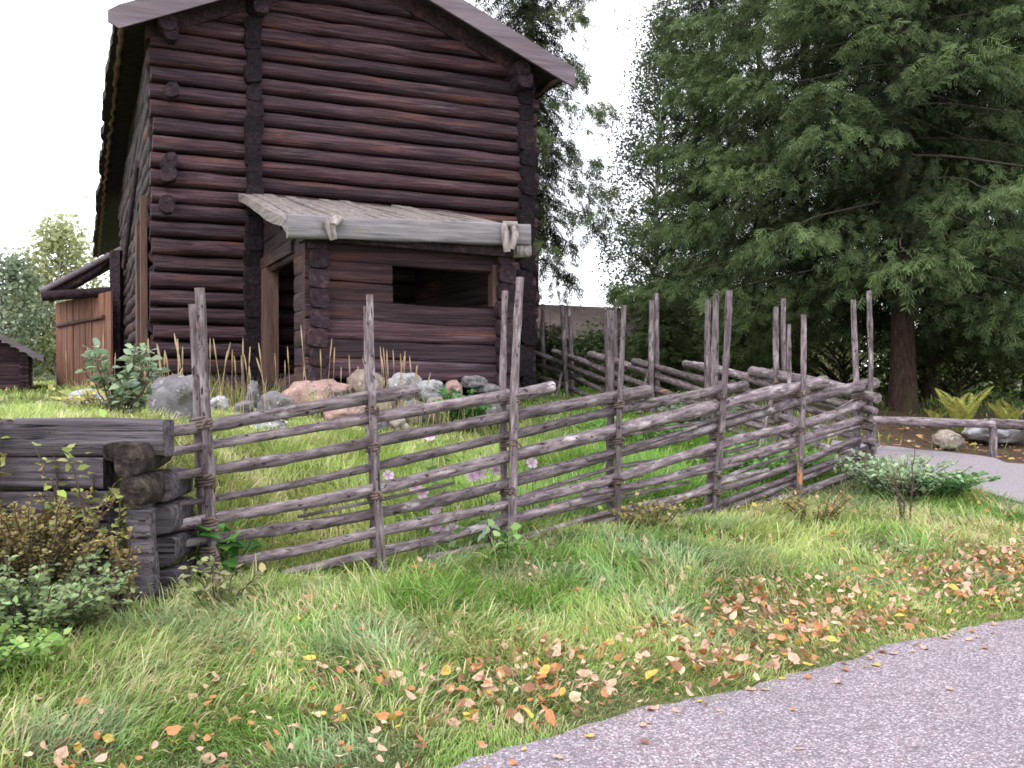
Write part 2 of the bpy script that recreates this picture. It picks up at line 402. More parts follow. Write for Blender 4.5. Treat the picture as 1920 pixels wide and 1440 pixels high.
M['road'] = None
def road_material():
    m, nt, out = mat_base('road_asphalt')
    tc = nt.nodes.new('ShaderNodeTexCoord'); vec = tc.outputs['Object']
    vo = nt.nodes.new('ShaderNodeTexVoronoi'); vo.inputs['Scale'].default_value = 92
    nt.links.new(vec, vo.inputs['Vector'])
    sep = nt.nodes.new('ShaderNodeSeparateColor'); nt.links.new(vo.outputs['Color'], sep.inputs[0])
    chips = ramp(nt, [(0.0, (0.15, 0.125, 0.15)), (0.3, (0.24, 0.20, 0.235)), (0.45, (0.38, 0.26, 0.28)), (0.60, (0.36, 0.31, 0.36)), (0.80, (0.46, 0.39, 0.43)), (0.94, (0.62, 0.56, 0.60))], sep.outputs[0])
    n2 = noise_tex(nt, vec, 1.3, 5)
    tone = ramp(nt, [(0.3, (0.92, 0.93, 0.97)), (0.7, (1.12, 1.09, 1.10))], n2)
    col = mixc(nt, 1.0, chips, tone, 'MULTIPLY')
    n3 = noise_tex(nt, vec, 5.0, 6, 0.7)
    st = ramp(nt, [(0.30, (0.72, 0.70, 0.70)), (0.48, (1.0, 1.0, 1.0)), (0.75, (1.08, 1.06, 1.07))], n3)
    col = mixc(nt, 1.0, col, st, 'MULTIPLY')
    dist = nt.nodes.new('ShaderNodeMapRange'); dist.inputs[1].default_value = 0.25; dist.inputs[2].default_value = 0.62
    dist.inputs[3].default_value = 0.0; dist.inputs[4].default_value = 0.75
    nt.links.new(vo.outputs['Distance'], dist.inputs[0])
    col = mixc(nt, dist.outputs[0], col, (0.135, 0.115, 0.13))
    b = nt.nodes.new('ShaderNodeBsdfPrincipled'); b.inputs['Roughness'].default_value = 0.75; b.inputs['Specular IOR Level'].default_value = 0.3
    nt.links.new(col, b.inputs['Base Color'])
    bp = nt.nodes.new('ShaderNodeBump'); bp.inputs['Strength'].default_value = 0.6; bp.inputs['Distance'].default_value = 0.006; bp.invert = True
    nt.links.new(vo.outputs['Distance'], bp.inputs['Height']); nt.links.new(bp.outputs[0], b.inputs['Normal'])
    nt.links.new(b.outputs[0], out.inputs[0])
    return m
M['road'] = road_material()
# road strip
S = np.concatenate([np.arange(-60, -6, 2.0), np.arange(-6, 14, 0.06), np.arange(14, 80, 2.0)])
wv = np.array([-7.5, -6, -4, -2, -1, -0.5, -0.2, 0.03])
edge_j = 0.06 * (fbm(S * 3, S * 0 + 2, 5) - 0.5) + 0.06 * (vnoise(S * 11, S * 0, 8) - 0.5)
Vr = []
for j, wd in enumerate(wv):
    off = roadwig(S) + wd + (edge_j if j == len(wv) - 1 else 0)
    Vr.append(np.stack([RA[0] + RU[0] * S + RN[0] * off, RA[1] + RU[1] * S + RN[1] * off, np.full_like(S, 0.006)], -1))
Vr = np.stack(Vr, 1); n0, n1 = Vr.shape[:2]
idx = np.arange(n0 * n1).reshape(n0, n1)
Fr = np.stack([idx[:-1, :-1], idx[:-1, 1:], idx[1:, 1:], idx[1:, :-1]], -1).reshape(-1, 4)[:, ::-1]
tag(fast_mesh('road', Vr.reshape(-1, 3), Fr, np.ones((n0 * n1, 3)), M['road'], smooth=True), kind='structure')

# gravel path branching off to the right behind the fence corner
PATH_LO = [hit(*q)[:2] for q in ((1560, 850), (1600, 857), (1650, 867), (1720, 890), (1790, 912), (1860, 930), (1920, 946))] + [(6.3, 9.5), (8.0, 9.0), (11.5, 9.6)]
PATH_HI = [hit(*q)[:2] for q in ((1560, 828), (1600, 832), (1650, 837), (1720, 845), (1790, 851), (1860, 861), (1920, 873))] + [(8.4, 12.9), (10.5, 13.1), (14.5, 14.0)]
def resample(P, n):
    P = np.asarray(P, float); t = np.linspace(0, len(P) - 1, n); i = np.clip(t.astype(int), 0, len(P) - 2); fr = (t - i)[:, None]
    pm = P[np.clip(i - 1, 0, len(P) - 1)]; p0 = P[i]; p1 = P[i + 1]; p2 = P[np.clip(i + 2, 0, len(P) - 1)]
    return 0.5 * (2 * p0 + (p1 - pm) * fr + (2 * pm - 5 * p0 + 4 * p1 - p2) * fr ** 2 + (3 * p0 - pm - 3 * p1 + p2) * fr ** 3)
lo = resample(PATH_LO, 90); hi = resample(PATH_HI, 90)
cc = np.linspace(0, 1, 30)[None, :, None]
PV = lo[:, None] * (1 - cc) + hi[:, None] * cc
PV = PV + 0.0
ej = 0.25 * (fbm(PV[..., 0] * 2, PV[..., 1] * 2, 9) - 0.5) * (abs(cc[..., 0] - 0.5) * 2) ** 4
PV[..., 1] += ej
pz = G(PV[..., 0], PV[..., 1]) + 0.02
Vp = np.concatenate([PV, pz[..., None]], -1); n0, n1 = Vp.shape[:2]
idx = np.arange(n0 * n1).reshape(n0, n1)
Fp = np.stack([idx[:-1, :-1], idx[:-1, 1:], idx[1:, 1:], idx[1:, :-1]], -1).reshape(-1, 4)[:, ::-1]
M['gravel'] = surf_mat('path_gravel', [(0.3, (0.17, 0.15, 0.165)), (0.5, (0.27, 0.24, 0.262)), (0.7, (0.40, 0.355, 0.385))], scale=60, detail=4, bump=0.5, bdist=0.01,
                       patches=[((0.20, 0.165, 0.17), 1.2, (1, 1, 1), 0.6, 0.8)])
tag(fast_mesh('path', Vp.reshape(-1, 3), Fp, np.ones((n0 * n1, 3)), M['gravel'], smooth=True), kind='structure')
from mathutils import geometry as mgeo
_poly = np.concatenate([lo, hi[::-1]])
def in_path(x, y):
    x = np.asarray(x); y = np.asarray(y); ins = np.zeros(x.shape, bool)
    px, py = _poly[:, 0], _poly[:, 1]; j = len(px) - 1
    for i in range(len(px)):
        c = ((py[i] > y) != (py[j] > y)) & (x < (px[j] - px[i]) * (y - py[i]) / (py[j] - py[i] + 1e-12) + px[i])
        ins ^= c; j = i
    return ins

# ------------------------------------------------------------------ log house
FL = at(287, 690, 16.5)[:2]; FR = at(985, 690, 19.1)[:2]
ax = (FR - FL); W = float(np.linalg.norm(ax)); ax /= W
bx = np.array([-ax[1], ax[0]])
HZ = 1.22                                   # world height of the sill
house = thing('log_house', 'tall dark brown log storehouse with a roofed log porch standing on boulders', 'house', (FL[0], FL[1], HZ), math.atan2(ax[1], ax[0]))
def hl(px, py, v=0.0):
    """pixel -> (u, z) on the plane at local depth v of the house"""
    o = FL + bx * v
    r = ray(px, py); t = np.dot(o, bx) / np.dot(r[:2], bx)
    p = CAM + r * t
    return float(np.dot(p[:2] - FL, ax)), float(p[2] - HZ)
def sag(V):
    V = V.copy()
    vv = np.maximum(0, V[:, 1])
    V[:, 2] -= V[:, 2] / 5.8 * 0.055 * vv
    return V
PITCHL = 0.278; EAVE = 5.83; SLOPE = 0.43; RIDGE = EAVE + SLOPE * W / 2
def logcol(): 
    k = random.uniform(0.72, 1.25); t = random.random()
    return np.array([k * (1 + 0.10 * t), k, k * (1 + 0.10 * (1 - t))])

def front_log(mb, z, u0, u1, v=0.0, r=0.128, depth=0.17, seed=0, n=18, sagf=0.022, lump=0.28, dip=0.0, sq=2.45, step=0.13):
    us = np.linspace(u0, u1, max(6, int((u1 - u0) / step)))
    ph = random.uniform(0, 6); am = random.uniform(0.002, 0.009)
    zs = z - sagf * us + am * np.sin(us * random.uniform(0.6, 1.3) + ph)
    vs = v + 0.012 * np.sin(us * 0.8 + ph)
    rr = r * (1 + random.uniform(-0.05, 0.05) + 0.05 * np.sin(us * 0.5 + ph))
    mb.tube(np.stack([us, vs, zs], -1), rr, n=n, lump=lump, sq=sq, yz=(depth / r, 1.0), seed=seed, col=logcol())

UC = hl(473, 300)[0]                        # the cross wall whose log ends show on the front
mbL = MB(); mbR = MB(); mbG = MB()
nlog = int(EAVE / PITCHL)
for i in range(nlog + 1):
    z = 0.14 + i * PITCHL
    u0 = random.uniform(-0.05, 0.02)
    low = i < 9
    front_log(mbL, z, u0, UC - 0.05, r=0.124 if low else 0.124, depth=0.17, seed=i, sagf=0.014, lump=0.24 if low else 0.16, sq=2.9)
    front_log(mbR, z + 0.03, UC + 0.02, W + random.uniform(0.10, 0.24), seed=100 + i, lump=0.13)
    
i = nlog + 1
while True:
    z = 0.14 + i * PITCHL; k = (z - EAVE) / SLOPE
    if k > W / 2 - 0.3: break
    front_log(mbG, z, max(-0.0, k - 0.35), W - max(0, k - 0.35), seed=200 + i, sagf=0.012)
    i += 1
mbL.build('front_wall', M['log'], house)
mbR.build('front_wall', M['log'], house)
mbG.build('gable', M['log'], house)
for sg in (-1, 1):  # added dark strips painting the shadow under the roof, over the log ends
    q = []
    for vv in (-0.20, 0.12):
        for (u, dz) in ((W / 2, 0.11), (W / 2 + sg * (W / 2 + 0.1), 0.11), (W / 2 + sg * (W / 2 + 0.1), -0.14), (W / 2, -0.16)):
            q.append([u, vv, EAVE + SLOPE * (W / 2 - abs(u - W / 2)) + dz])
    mb = MB(); mb.add(q, [(0, 1, 2, 3), (7, 6, 5, 4), (0, 4, 5, 1), (1, 5, 6, 2), (2, 6, 7, 3), (3, 7, 4, 0)]); mb.build('gable_shadow_strip', M['logside'], house, smooth=False)
# backing so that no light shows through the chinks
mb = MB(); mb.box((0.08, 0.06, 0.05), (W - 0.05, 0.10, EAVE))
mb.add([[0.2, 0.08, EAVE + .01], [W - 0.2, 0.08, EAVE + .01], [W / 2, 0.08, RIDGE - 0.2]], [(0, 1, 2)])
mb.box((0.15, 0.11, 0.05), (W - 0.1, 0.16, EAVE - 0.1)); mb.build('chinking', M['interior'], house, smooth=False)
# side walls
LSIDE = 13.2
mb = MB()
for i in range(nlog + 1):
    z = 0.14 + i * PITCHL + 0.13
    vs = np.linspace(0.06, LSIDE, 46)
    ph = random.uniform(0, 6)
    mb.tube(np.stack([0.06 + 0.02 * np.sin(vs + ph), vs, z + 0.012 * np.sin(vs * 0.7 + ph)], -1), 0.145, n=10, lump=0.3, yz=(0.85, 1.0), seed=300 + i, col=logcol())
mb.build('side_wall', M['logside'], house, xf=sag)
mb = MB()
for i in range(nlog + 1):
    z = 0.14 + i * PITCHL + 0.13
    vs = np.linspace(0.06, LSIDE, 20)
    mb.tube(np.stack([W + 0 * vs, vs, z - 0.14 + 0 * vs], -1), 0.145, n=8, lump=0.25, seed=340 + i, col=logcol())
mb.box((0.1, LSIDE - 0.2, 0), (W, LSIDE, EAVE - 0.1))
mb.build('side_wall', M['logside'], house, xf=sag)
mb = MB(); mb.box((0.25, 0.3, -0.6), (W - 0.2, LSIDE, 0.06)); mb.build('underfloor_shade', M['interior'], house, smooth=False)  # added recessed box, dark to paint the shade between the boulders
# log ends: cross wall column, right corner, left corner, purlins
def end_stub(mb, u, z, r, v0=-0.30, v1=0.12, n=9, sq=2.4, lump=0.35, seed=0, yz=(1, 1)):
    vs = np.linspace(v0, v1, 5); rr = r * np.array([0.95, 1.0, 1, 1, 1])
    mb.tube(np.stack([u + 0 * vs, vs, z + 0 * vs], -1), rr, n=n, lump=lump, sq=sq, seed=seed, col=logcol() * random.uniform(0.7, 1.1), yz=yz)
mb = MB()
for i in range(nlog + 3):
    z = 0.26 + i * PITCHL
    if z > EAVE + SLOPE * UC: break
    if i < 9: end_stub(mb, UC - 0.02 + random.uniform(-0.015, 0.015), z, 0.158, v0=-0.25 - random.uniform(0, .03), sq=4.5, seed=400 + i, lump=0.15)
    else: end_stub(mb, UC + random.uniform(-0.025, 0.025), z, random.uniform(0.145, 0.160), v0=-0.22 - random.uniform(0, .08), seed=400 + i, sq=4.5, lump=0.34, n=14, yz=(0.9, 1.0))
mb.build('cross_wall_log_ends', M['crossend'], house)
mb = MB()
for i in range(nlog + 1):
    z = 0.26 + i * PITCHL - 0.14
    end_stub(mb, W - 0.06 + random.uniform(-0.03, 0.03), z, random.uniform(0.145, 0.160), v0=-0.20 - random.uniform(0, .08), seed=440 + i, sq=4.5, lump=0.34, n=14)
mb.build('corner_log_ends', M['crossend'], house)
for (px, py, r) in [(320, 60, 0.15), (322, 172, 0.125), (317, 303, 0.145), (316, 328, 0.13), (314, 382, 0.13), (488, 15, 0.14)]:
    mb = MB(); u, z = hl(px, py, -0.3)
    end_stub(mb, u, z, r, v0=-0.36 - random.uniform(0, 0.1), v1=0.15, seed=int(px), n=11, sq=2.2)
    mb.build('protruding_log_end', M['logend'], house)
for (px, py) in [(313, 40), (985, 150), (978, 128)]:
    mb = MB(); u, z = hl(px, py, -0.45)
    end_stub(mb, u, z, 0.15, v0=-0.5, v1=1.0, seed=int(px), n=11, sq=2.4, lump=0.25)
    mb.build('purlin', M['logend'], house)

# roof: two slabs, ragged eaves, bargeboards on the front
FRO = -0.68; EO = 0.62; LR = 23.0
def roof_z(u): return RIDGE + 0.14 - SLOPE * abs(u - W / 2)
def slab(u_e, name):
    vs = np.concatenate([np.linspace(FRO, 6, 40), np.linspace(6.3, LR, 60)]); us = np.linspace(W / 2, u_e, 14)
    top = []; bot = []
    for v in vs:
        jag = 0.05 * (vnoise(v * 5.0, 3.0, 2) - 0.5) + 0.10 * (vnoise(v * 1.3, 1.0, 2) - 0.5)
        u2 = W / 2 + (us - W / 2) * (1 + jag / abs(u_e - W / 2) * (abs(us - W / 2) > abs(u_e - W / 2) * 0.98))
        zt = RIDGE + 0.14 - SLOPE * abs(u2 - W / 2)
        bmp = 0.03 * (vnoise(v * 4 + 0 * us, us * 4, 4) - 0.5)
        top.append(np.stack([u2, v + 0 * us, zt + 0.16 + bmp + 0.06 * (vnoise(v * 6 + 0 * us, us * 6, 6) - .5)], -1)); bot.append(np.stack([u2, v + 0 * us, zt - 0.02 + 0 * us], -1))
    T = np.array(top); B = np.array(bot); a, b = T.shape[:2]
    V = np.concatenate([T.reshape(-1, 3), B.reshape(-1, 3)]); n = a * b; f = []
    ix = np.arange(n).reshape(a, b)
    for i in range(a - 1):
        for j in range(b - 1):
            f.append((ix[i, j], ix[i + 1, j], ix[i + 1, j + 1], ix[i, j + 1])); f.append((n + ix[i, j], n + ix[i, j + 1], n + ix[i + 1, j + 1], n + ix[i + 1, j]))
        f.append((ix[i, b - 1], ix[i + 1, b - 1], n + ix[i + 1, b - 1], n + ix[i, b - 1]))
    for j in range(b - 1):
        f.append((ix[0, j], ix[0, j + 1], n + ix[0, j + 1], n + ix[0, j])); f.append((ix[a - 1, j], n + ix[a - 1, j], n + ix[a - 1, j + 1], ix[a - 1, j + 1]))
    mb = MB(); mb.add(V, f); return mb.build(name, M['rooftop'], house, xf=sag, smooth=False)
rfL = slab(-EO, 'roof'); rfR = slab(W + EO, 'roof')
for s, ue in ((-1, -EO), (1, W + EO)):
    # bark strip hanging under the eave
    vs = np.linspace(FRO + 0.1, LR, 130)
    mb = MB(); uu = ue - s * 0.16 + 0.02 * np.sin(vs * 7) + 0.03 * (vnoise(vs * 3, vs * 0, 7) - .5)
    mb.tube(np.stack([uu, vs, np.array([roof_z(u) for u in uu]) - 0.06], -1), 0.035 + 0.02 * vnoise(vs * 5, vs * 0, 9), n=6, lump=0.3)
    mb.build('eave_strip', M['barkstrip'], house, xf=sag)
    # bargeboard: long board with rounded lower end
    mb = MB(); n = 26
    e0 = ue + s * 0.05; u_in = W / 2
    P = []
    bh = 0.36
    ts = np.linspace(0, 1, n)
    for k, vv in enumerate((FRO - 0.07, FRO - 0.015)):
        lo_ = []; hi_ = []
        for t in ts:
            u = e0 + (u_in - e0) * t
            zt = roof_z(u) + 0.20
            dist_end = abs(u - e0)
            cut = max(0.0, 0.16 - dist_end) if s < 0 else 0
            c = cut ** 2 * 5
            hi_.append([u, vv, zt - c * 0.3]); lo_.append([u, vv, zt - bh + c * 1.2])
        P += hi_ + lo_
    P = np.array(P); f = []
    for i in range(n - 1):
        f += [(i, i + 1, n + i + 1, n + i), (2 * n + i, 3 * n + i, 3 * n + i + 1, 2 * n + i + 1), (i, 2 * n + i, 2 * n + i + 1, i + 1), (n + i, n + i + 1, 3 * n + i + 1, 3 * n + i)]
    f += [(0, n, 3 * n, 2 * n), (n - 1, 3 * n - 1, 4 * n - 1, 2 * n - 1)]
    mb.add(P, f); mb.build('bargeboard', M['barge'], house, smooth=False)

# side door jambs and leaning plank on the long wall
mb = MB(); mb.box((-0.17, 0.15, 0.25), (-0.07, 0.42, 3.2)); mb.build('door_jamb', M['jamb'], house, smooth=False)
mb = MB(); mb.box((-0.16, 1.6, 0.25), (-0.06, 2.2, 2.9)); mb.build('door_jamb', M['jamb'], house, smooth=False)
mb = MB(); mb.box((-0.08, 0.43, 0.3), (-0.065, 1.59, 2.7)); mb.build('side_door', M['interior'], house, smooth=False)
mb = MB(); mb.tube([[-0.22, 0.1, 3.7], [-0.30, 1.0, 2.9], [-0.36, 1.9, 2.2]], 0.10, n=8, lump=0.3, yz=(0.4, 1)); mb.build('leaning_plank', M['logend'], house)

# porch -------------------------------------------------------------
PD = 4.0; PU0 = UC + 0.03; PU1 = PU0 + 2.92
ZB = 0.02; PZ = 2.28                          # porch front sill and wall top (local)
_, zf_top = hl(600, 452, -PD); _, zf_bot = hl(610, 706, -PD)
uL = hl(592, 560, -PD)[0]; uR = hl(937, 560, -PD)[0]
PU1 = uR + 0.05; PUL = uL
uO0, zO1 = hl(733, 497, -PD); uO1, zO0 = hl(922, 562, -PD)
porch = None
mb = MB()
ncr = 7; pl = (zf_top - zf_bot) / ncr
def pxf(V): return V
def plog(mb, z, u0, u1, v, seed): front_log(mb, z, u0, u1, v=v, r=pl * 0.53, depth=0.085, seed=seed, n=16, sagf=0.0, lump=0.16, sq=5.0, step=0.14)
def pslope(V):
    V = V.copy(); k = np.clip((V[:, 0] - PUL), -0.5, 3.5); V[:, 2] -= 0.035 * k; return V
for i in range(ncr):
    z = zf_bot + (i + 0.5) * pl
    if zO0 - 0.02 < z < zO1 + 0.05:
        plog(mb, z, PUL - 0.16, uO0, -PD, 500 + i); plog(mb, z, uO1, PU1 + 0.12, -PD, 530 + i)
    else: plog(mb, z, PUL - 0.16, PU1 + 0.12, -PD, 500 + i)
porch = mb.build('porch', M['log'], house, xf=pslope)
# corner log ends of the porch (logs of the side walls coming through)
for uu in (PUL, PU1 - 0.03):
    mb = MB()
    for i in range(ncr + 1):
        z = zf_bot + (i) * pl
        end_stub(mb, uu + random.uniform(-0.02, 0.02), z, 0.132, v0=-PD - 0.20 - random.uniform(0, 0.06), v1=-PD + 0.1, seed=560 + i + int(uu * 10), sq=4.5, lump=0.18)
    mb.build('porch_log_ends', M['logend'], porch, xf=pslope)
# porch left wall with door opening
v_d0 = -PD + 1.15; v_d1 = -0.75               # door opening between these depths
mb = MB()
def side_log(z, v0, v1, seed, u=PUL):
    vs = np.linspace(v0, v1, max(5, int((v1 - v0) / 0.15))); ph = random.uniform(0, 6)
    mb.tube(np.stack([u + 0 * vs, vs, z + 0.006 * np.sin(vs * 3 + ph)], -1), pl * 0.53, n=14, lump=0.16, sq=4.5, yz=(0.5, 1), seed=seed, col=logcol())
ZD = zf_bot + 1.78
for i in range(ncr + 4):
    z = zf_bot + (i + 0.5) * pl - 0.12
    zr = zf_top + 0.1
    if z < ZD: side_log(z, -PD - 0.05, v_d0, 600 + i)
    else:
        lim = -PD + (z - zf_top + 0.05) / 0.26   # roof slopes up to the wall: shorten upper logs
        v0 = max(-PD - 0.05, lim)
        if v0 < -0.6: side_log(z, v0, -0.03, 620 + i)
mb.build('porch_side_wall', M['logside'], porch)
mb = MB()
for i in range(ncr + 4):
    z = zf_bot + (i + 0.5) * pl - 0.12
    lim = -PD + (z - zf_top + 0.05) / 0.26
    if max(-PD - 0.05, lim) < -0.6: side_log(z, max(-PD - 0.05, lim), -0.03, 640 + i, u=PU1 - 0.03)
mb.build('porch_side_wall', M['logside'], porch, xf=lambda V: V - np.array([0, 0, 0.1]))
mb = MB(); mb.box((PUL - 0.11, v_d1, zf_bot - 0.35), (PUL + 0.09, v_d1 + 0.5, ZD + 0.02)); mb.build('door_frame', M['jamb'], porch, smooth=False)
mb = MB(); mb.box((PUL - 0.12, v_d0 - 0.06, ZD - 0.02), (PUL + 0.08, v_d1 + 0.55, ZD + 0.16)); mb.build('door_lintel', M['logside'], porch, smooth=False)
mb = MB(); mb.box((PUL - 0.15, -PD + 0.1, zf_bot - 0.10), (PUL + 0.10, v_d1 + 0.3, zf_bot + 0.08), xf=lambda V: V - np.array([0, 0, 0.07]) * (V[:, 1:2] + PD)); mb.build('threshold_beam', M['logside'], porch, smooth=False)
mb = MB(); mb.box((PUL + 0.1, -PD + 0.09, zf_bot - 0.02), (PU1 - 0.12, -0.15, zf_bot + 0.02)); mb.build('porch_floor', M['interior'], porch, smooth=False)
mb = MB(); mb.box((PUL + 0.25, -PD + 0.35, -0.8), (PU1 - 0.2, 0.25, zf_bot - 0.03)); mb.build('porch_underfloor_shade', M['interior'], porch, smooth=False)  # added dark block that paints in the shade beneath the porch
# opening trim post on the right
mb = MB(); mb.box((uO1 - 0.02, -PD - 0.11, zO0 - 0.10), (uO1 + 0.07, -PD + 0.09, zO1 + 0.05)); mb.build('opening_post', M['jamb'], porch, smooth=False)
# porch roof boards
bu0, bz0 = hl(450, 362, -0.12); fu0, fz0 = hl(541, 408, -PD - 0.42); fu1, fz1 = hl(990, 426, -PD - 0.42)
mb = MB(); nb = 19
vb, vf = -0.08, -PD - 0.36
for k in range(nb):
    a0 = k / nb; a1 = (k + 1) / nb - 0.006
    ub0 = bu0 + (PU1 + 0.38 - bu0) * a0; ub1 = bu0 + (PU1 + 0.38 - bu0) * a1
    uf0 = fu0 + (fu1 - fu0) * a0; uf1 = fu0 + (fu1 - fu0) * a1
    dzb = random.uniform(-0.02, 0.03); zb = bz0 - 0.10 * a0 + dzb; zf = fz0 + (fz1 - fz0) * a0 + random.uniform(-0.01, 0.01)
    vbk = vb - random.uniform(0, 0.14)
    ns = 9; top = []; bot = []
    for q in range(ns):
        t = q / (ns - 1); jl = 0.10 * (vnoise(t * 9, k, 3) - .5) if k == 0 else 0.02 * (vnoise(t * 6, k, 3) - .5)
        for uu in (ub0 + (uf0 - ub0) * t + jl, ub1 + (uf1 - ub1) * t):
            zz = zb + (zf - zb) * t + 0.014 * math.sin(t * 5 + k)
            top.append([uu, vbk + (vf - vbk) * t, zz]); bot.append([uu, vbk + (vf - vbk) * t, zz - (0.07 if k else 0.12 + 0.05 * vnoise(t * 8, 1, 2))])
    Vv = np.array(top + bot); N = 2 * ns; f = []
    for q in range(ns - 1):
        i = 2 * q
        f += [(i, i + 2, i + 3, i + 1), (N + i, N + i + 1, N + i + 3, N + i + 2), (i, N + i, N + i + 2, i + 2), (i + 1, i + 3, N + i + 3, N + i + 1)]
    f += [(0, 1, N + 1, N), (N - 2, 2 * N - 2, 2 * N - 1, N - 1)]
    mb.add(Vv, f)
proof = mb.build('porch_roof', M['roofwood'], porch, smooth=False)
# fascia log in front
mb = MB(); us = np.linspace(fu0 - 0.02, fu1 + 0.02, 40)
zc = fz0 + (fz1 - fz0) * (us - fu0) / (fu1 - fu0) - 0.11
mb.tube(np.stack([us, np.full_like(us, -PD - 0.42), zc], -1), 0.145 + 0.006 * np.sin(us * 5), n=16, sq=5, lump=0.14, yz=(0.45, 1), seed=71)
mb.build('fascia_log', M['fascia'], porch)
mb = MB(); mb.box((PUL - 0.2, -PD - 0.30, zf_top - 0.03), (PU1 + 0.25, -PD + 0.2, zf_top + 0.16), xf=pslope); mb.build('top_beam', M['logend'], porch, smooth=False)
# wooden hooks that hold the fascia
for (px, py) in [(622, 425), (958, 440)]:
    u, z = hl(px, py, -PD - 0.55)
    mb = MB()
    if px < 800:
        mb.tube([[u + 0.05, -PD - 0.40, z + 0.10], [u + 0.06, -PD - 0.55, z + 0.09], [u, -PD - 0.62, z + 0.0]], [0.06, 0.075, 0.05], n=9, lump=0.4, yz=(1.3, 0.7))
        mb.tube([[u - 0.10, -PD - 0.54, z + 0.07], [u - 0.02, -PD - 0.58, z - 0.02], [u + 0.02, -PD - 0.58, z - 0.17]], [0.05, 0.07, 0.045], n=8, lump=0.4)
    else:
        mb.tube([[u - 0.08, -PD - 0.50, z + 0.14], [u - 0.09, -PD - 0.56, z + 0.0], [u - 0.06, -PD - 0.55, z - 0.24]], [0.05, 0.06, 0.05], n=8, lump=0.4)
        mb.tube([[u + 0.06, -PD - 0.50, z + 0.12], [u + 0.07, -PD - 0.56, z + 0.0], [u + 0.0, -PD - 0.55, z - 0.20]], [0.05, 0.055, 0.05], n=8, lump=0.4)
        mb.tube([[u - 0.10, -PD - 0.50, z + 0.15], [u + 0.1, -PD - 0.52, z + 0.14]], [0.04, 0.05], n=7, lump=0.3)
    mb.build('roof_hook', M['hook'], porch)
mb = MB(); u, z = hl(965, 472, -PD - 0.3); mb.tube([[u - 0.02, -PD - 0.35, z], [u + 0.2, -PD - 0.35, z + 0.01]], 0.085, n=8, sq=4, lump=0.2); mb.build('roof_hook', M['hook'], porch)

# ------------------------------------------------------------------ lean-to shed beside the long wall
def hw(u, v, z): p = FL + ax * u + bx * v; return np.array([p[0], p[1], z])
q0 = at(222, 466, 26.0); sh0 = np.array([q0[0], q0[1], 0])
lean = thing('lean_to_shed', 'low lean-to with a sloping roof on a beam, left of the tall log house', 'shed', (sh0[0], sh0[1], float(G(sh0[0], sh0[1]))))
LZ = lean.location.z
def lw(p): return np.asarray(p) - np.array([sh0[0], sh0[1], LZ])
q1 = at(80, 545, 25.2)
e = (q1 - q0); bk = np.array([bx[0], bx[1], 0]) * 3.0; nrm = np.cross(e, bk); nrm /= np.linalg.norm(nrm); nrm *= np.sign(nrm[2])
mb = MB(); mb.add([lw(q0), lw(q1), lw(q1 + bk), lw(q0 + bk), lw(q0 - nrm * .17), lw(q1 - nrm * .17), lw(q1 + bk - nrm * .17), lw(q0 + bk - nrm * .17)],
                  [(0, 1, 2, 3), (4, 7, 6, 5), (0, 4, 5, 1), (1, 5, 6, 2), (2, 6, 7, 3), (3, 7, 4, 0)])
mb.build('roof', M['logend'], lean, smooth=False)
mb = MB(); mb.tube([lw(q0 + np.array([0.1, -.06, -0.02])), lw((q0 + q1) / 2 + np.array([0, -.06, -0.05])), lw(q1 + np.array([-0.02, -.06, -0.04]))], 0.075, n=8, lump=0.2); mb.build('verge_pole', M['barge'], lean)
b0 = at(78, 556, 25.0); b1 = at(214, 546, 25.9)
mb = MB(); mb.tube([lw(b0), lw((b0 + b1) / 2), lw(b1)], 0.12, n=8, lump=0.2); mb.build('beam', M['logend'], lean)
c0 = at(140, 538, 25.6); c1 = at(205, 487, 26); 
mb = MB(); mb.tube([lw(at(100, 550, 25.4)), lw(at(150, 528, 25.6)), lw(at(185, 505, 25.8)), lw(at(205, 478, 26))], 0.10, n=8, lump=0.2); mb.build('brace', M['logend'], lean)
p0 = at(217, 470, 25.7); g0 = float(G(p0[0], p0[1]))
mb = MB(); mb.box(lw((p0[0] - 0.12, p0[1] - 0.1, g0 - 0.1)), lw((p0[0] + 0.14, p0[1] + 0.15, p0[2]))); mb.build('post', M['logend'], lean, smooth=False)
# plank door standing open below it
d0 = at(211, 560, 25.2); d1 = at(107, 580, 27.4)
ztop0 = at(211, 546, 25.2)[2]; ztop1 = at(107, 569, 27.4)[2]; zb0 = at(211, 730, 25.2)[2]; zb1 = at(100, 722, 27.4)[2]
mb = MB(); nb = 9
dv = (d1 - d0)[:2]; nd = np.array([-dv[1], dv[0]]); nd /= np.linalg.norm(nd)
pd = np.array([d0[0], d0[1], zb0]); pln = thing('plank_door', 'tall red-brown plank door standing open under the lean-to roof', 'door', tuple(pd))
for k in range(nb):
    a0, a1 = k / nb, (k + 1) / nb - 0.012
    o = nd * random.uniform(-0.012, 0.012)
    def cp(a, z0, z1): 
        p = d0[:2] + dv * a + o
        return [[p[0], p[1], z0 + (z1 - z0) * a]]
    fr = [[*(d0[:2] + dv * a + o), zz] for a, zz in ((a0, zb0 + (zb1 - zb0) * a0), (a1, zb0 + (zb1 - zb0) * a1), (a1, ztop0 + (ztop1 - ztop0) * a1), (a0, ztop0 + (ztop1 - ztop0) * a0))]
    fr = np.array(fr); bkk = fr + np.array([nd[0], nd[1], 0]) * 0.05
    mb.add(np.concatenate([fr, bkk]) - pd, [(0, 1, 2, 3), (7, 6, 5, 4), (0, 4, 5, 1), (1, 5, 6, 2), (2, 6, 7, 3), (3, 7, 4, 0)])
mb.build('planks', M['redboard'], pln, smooth=False)
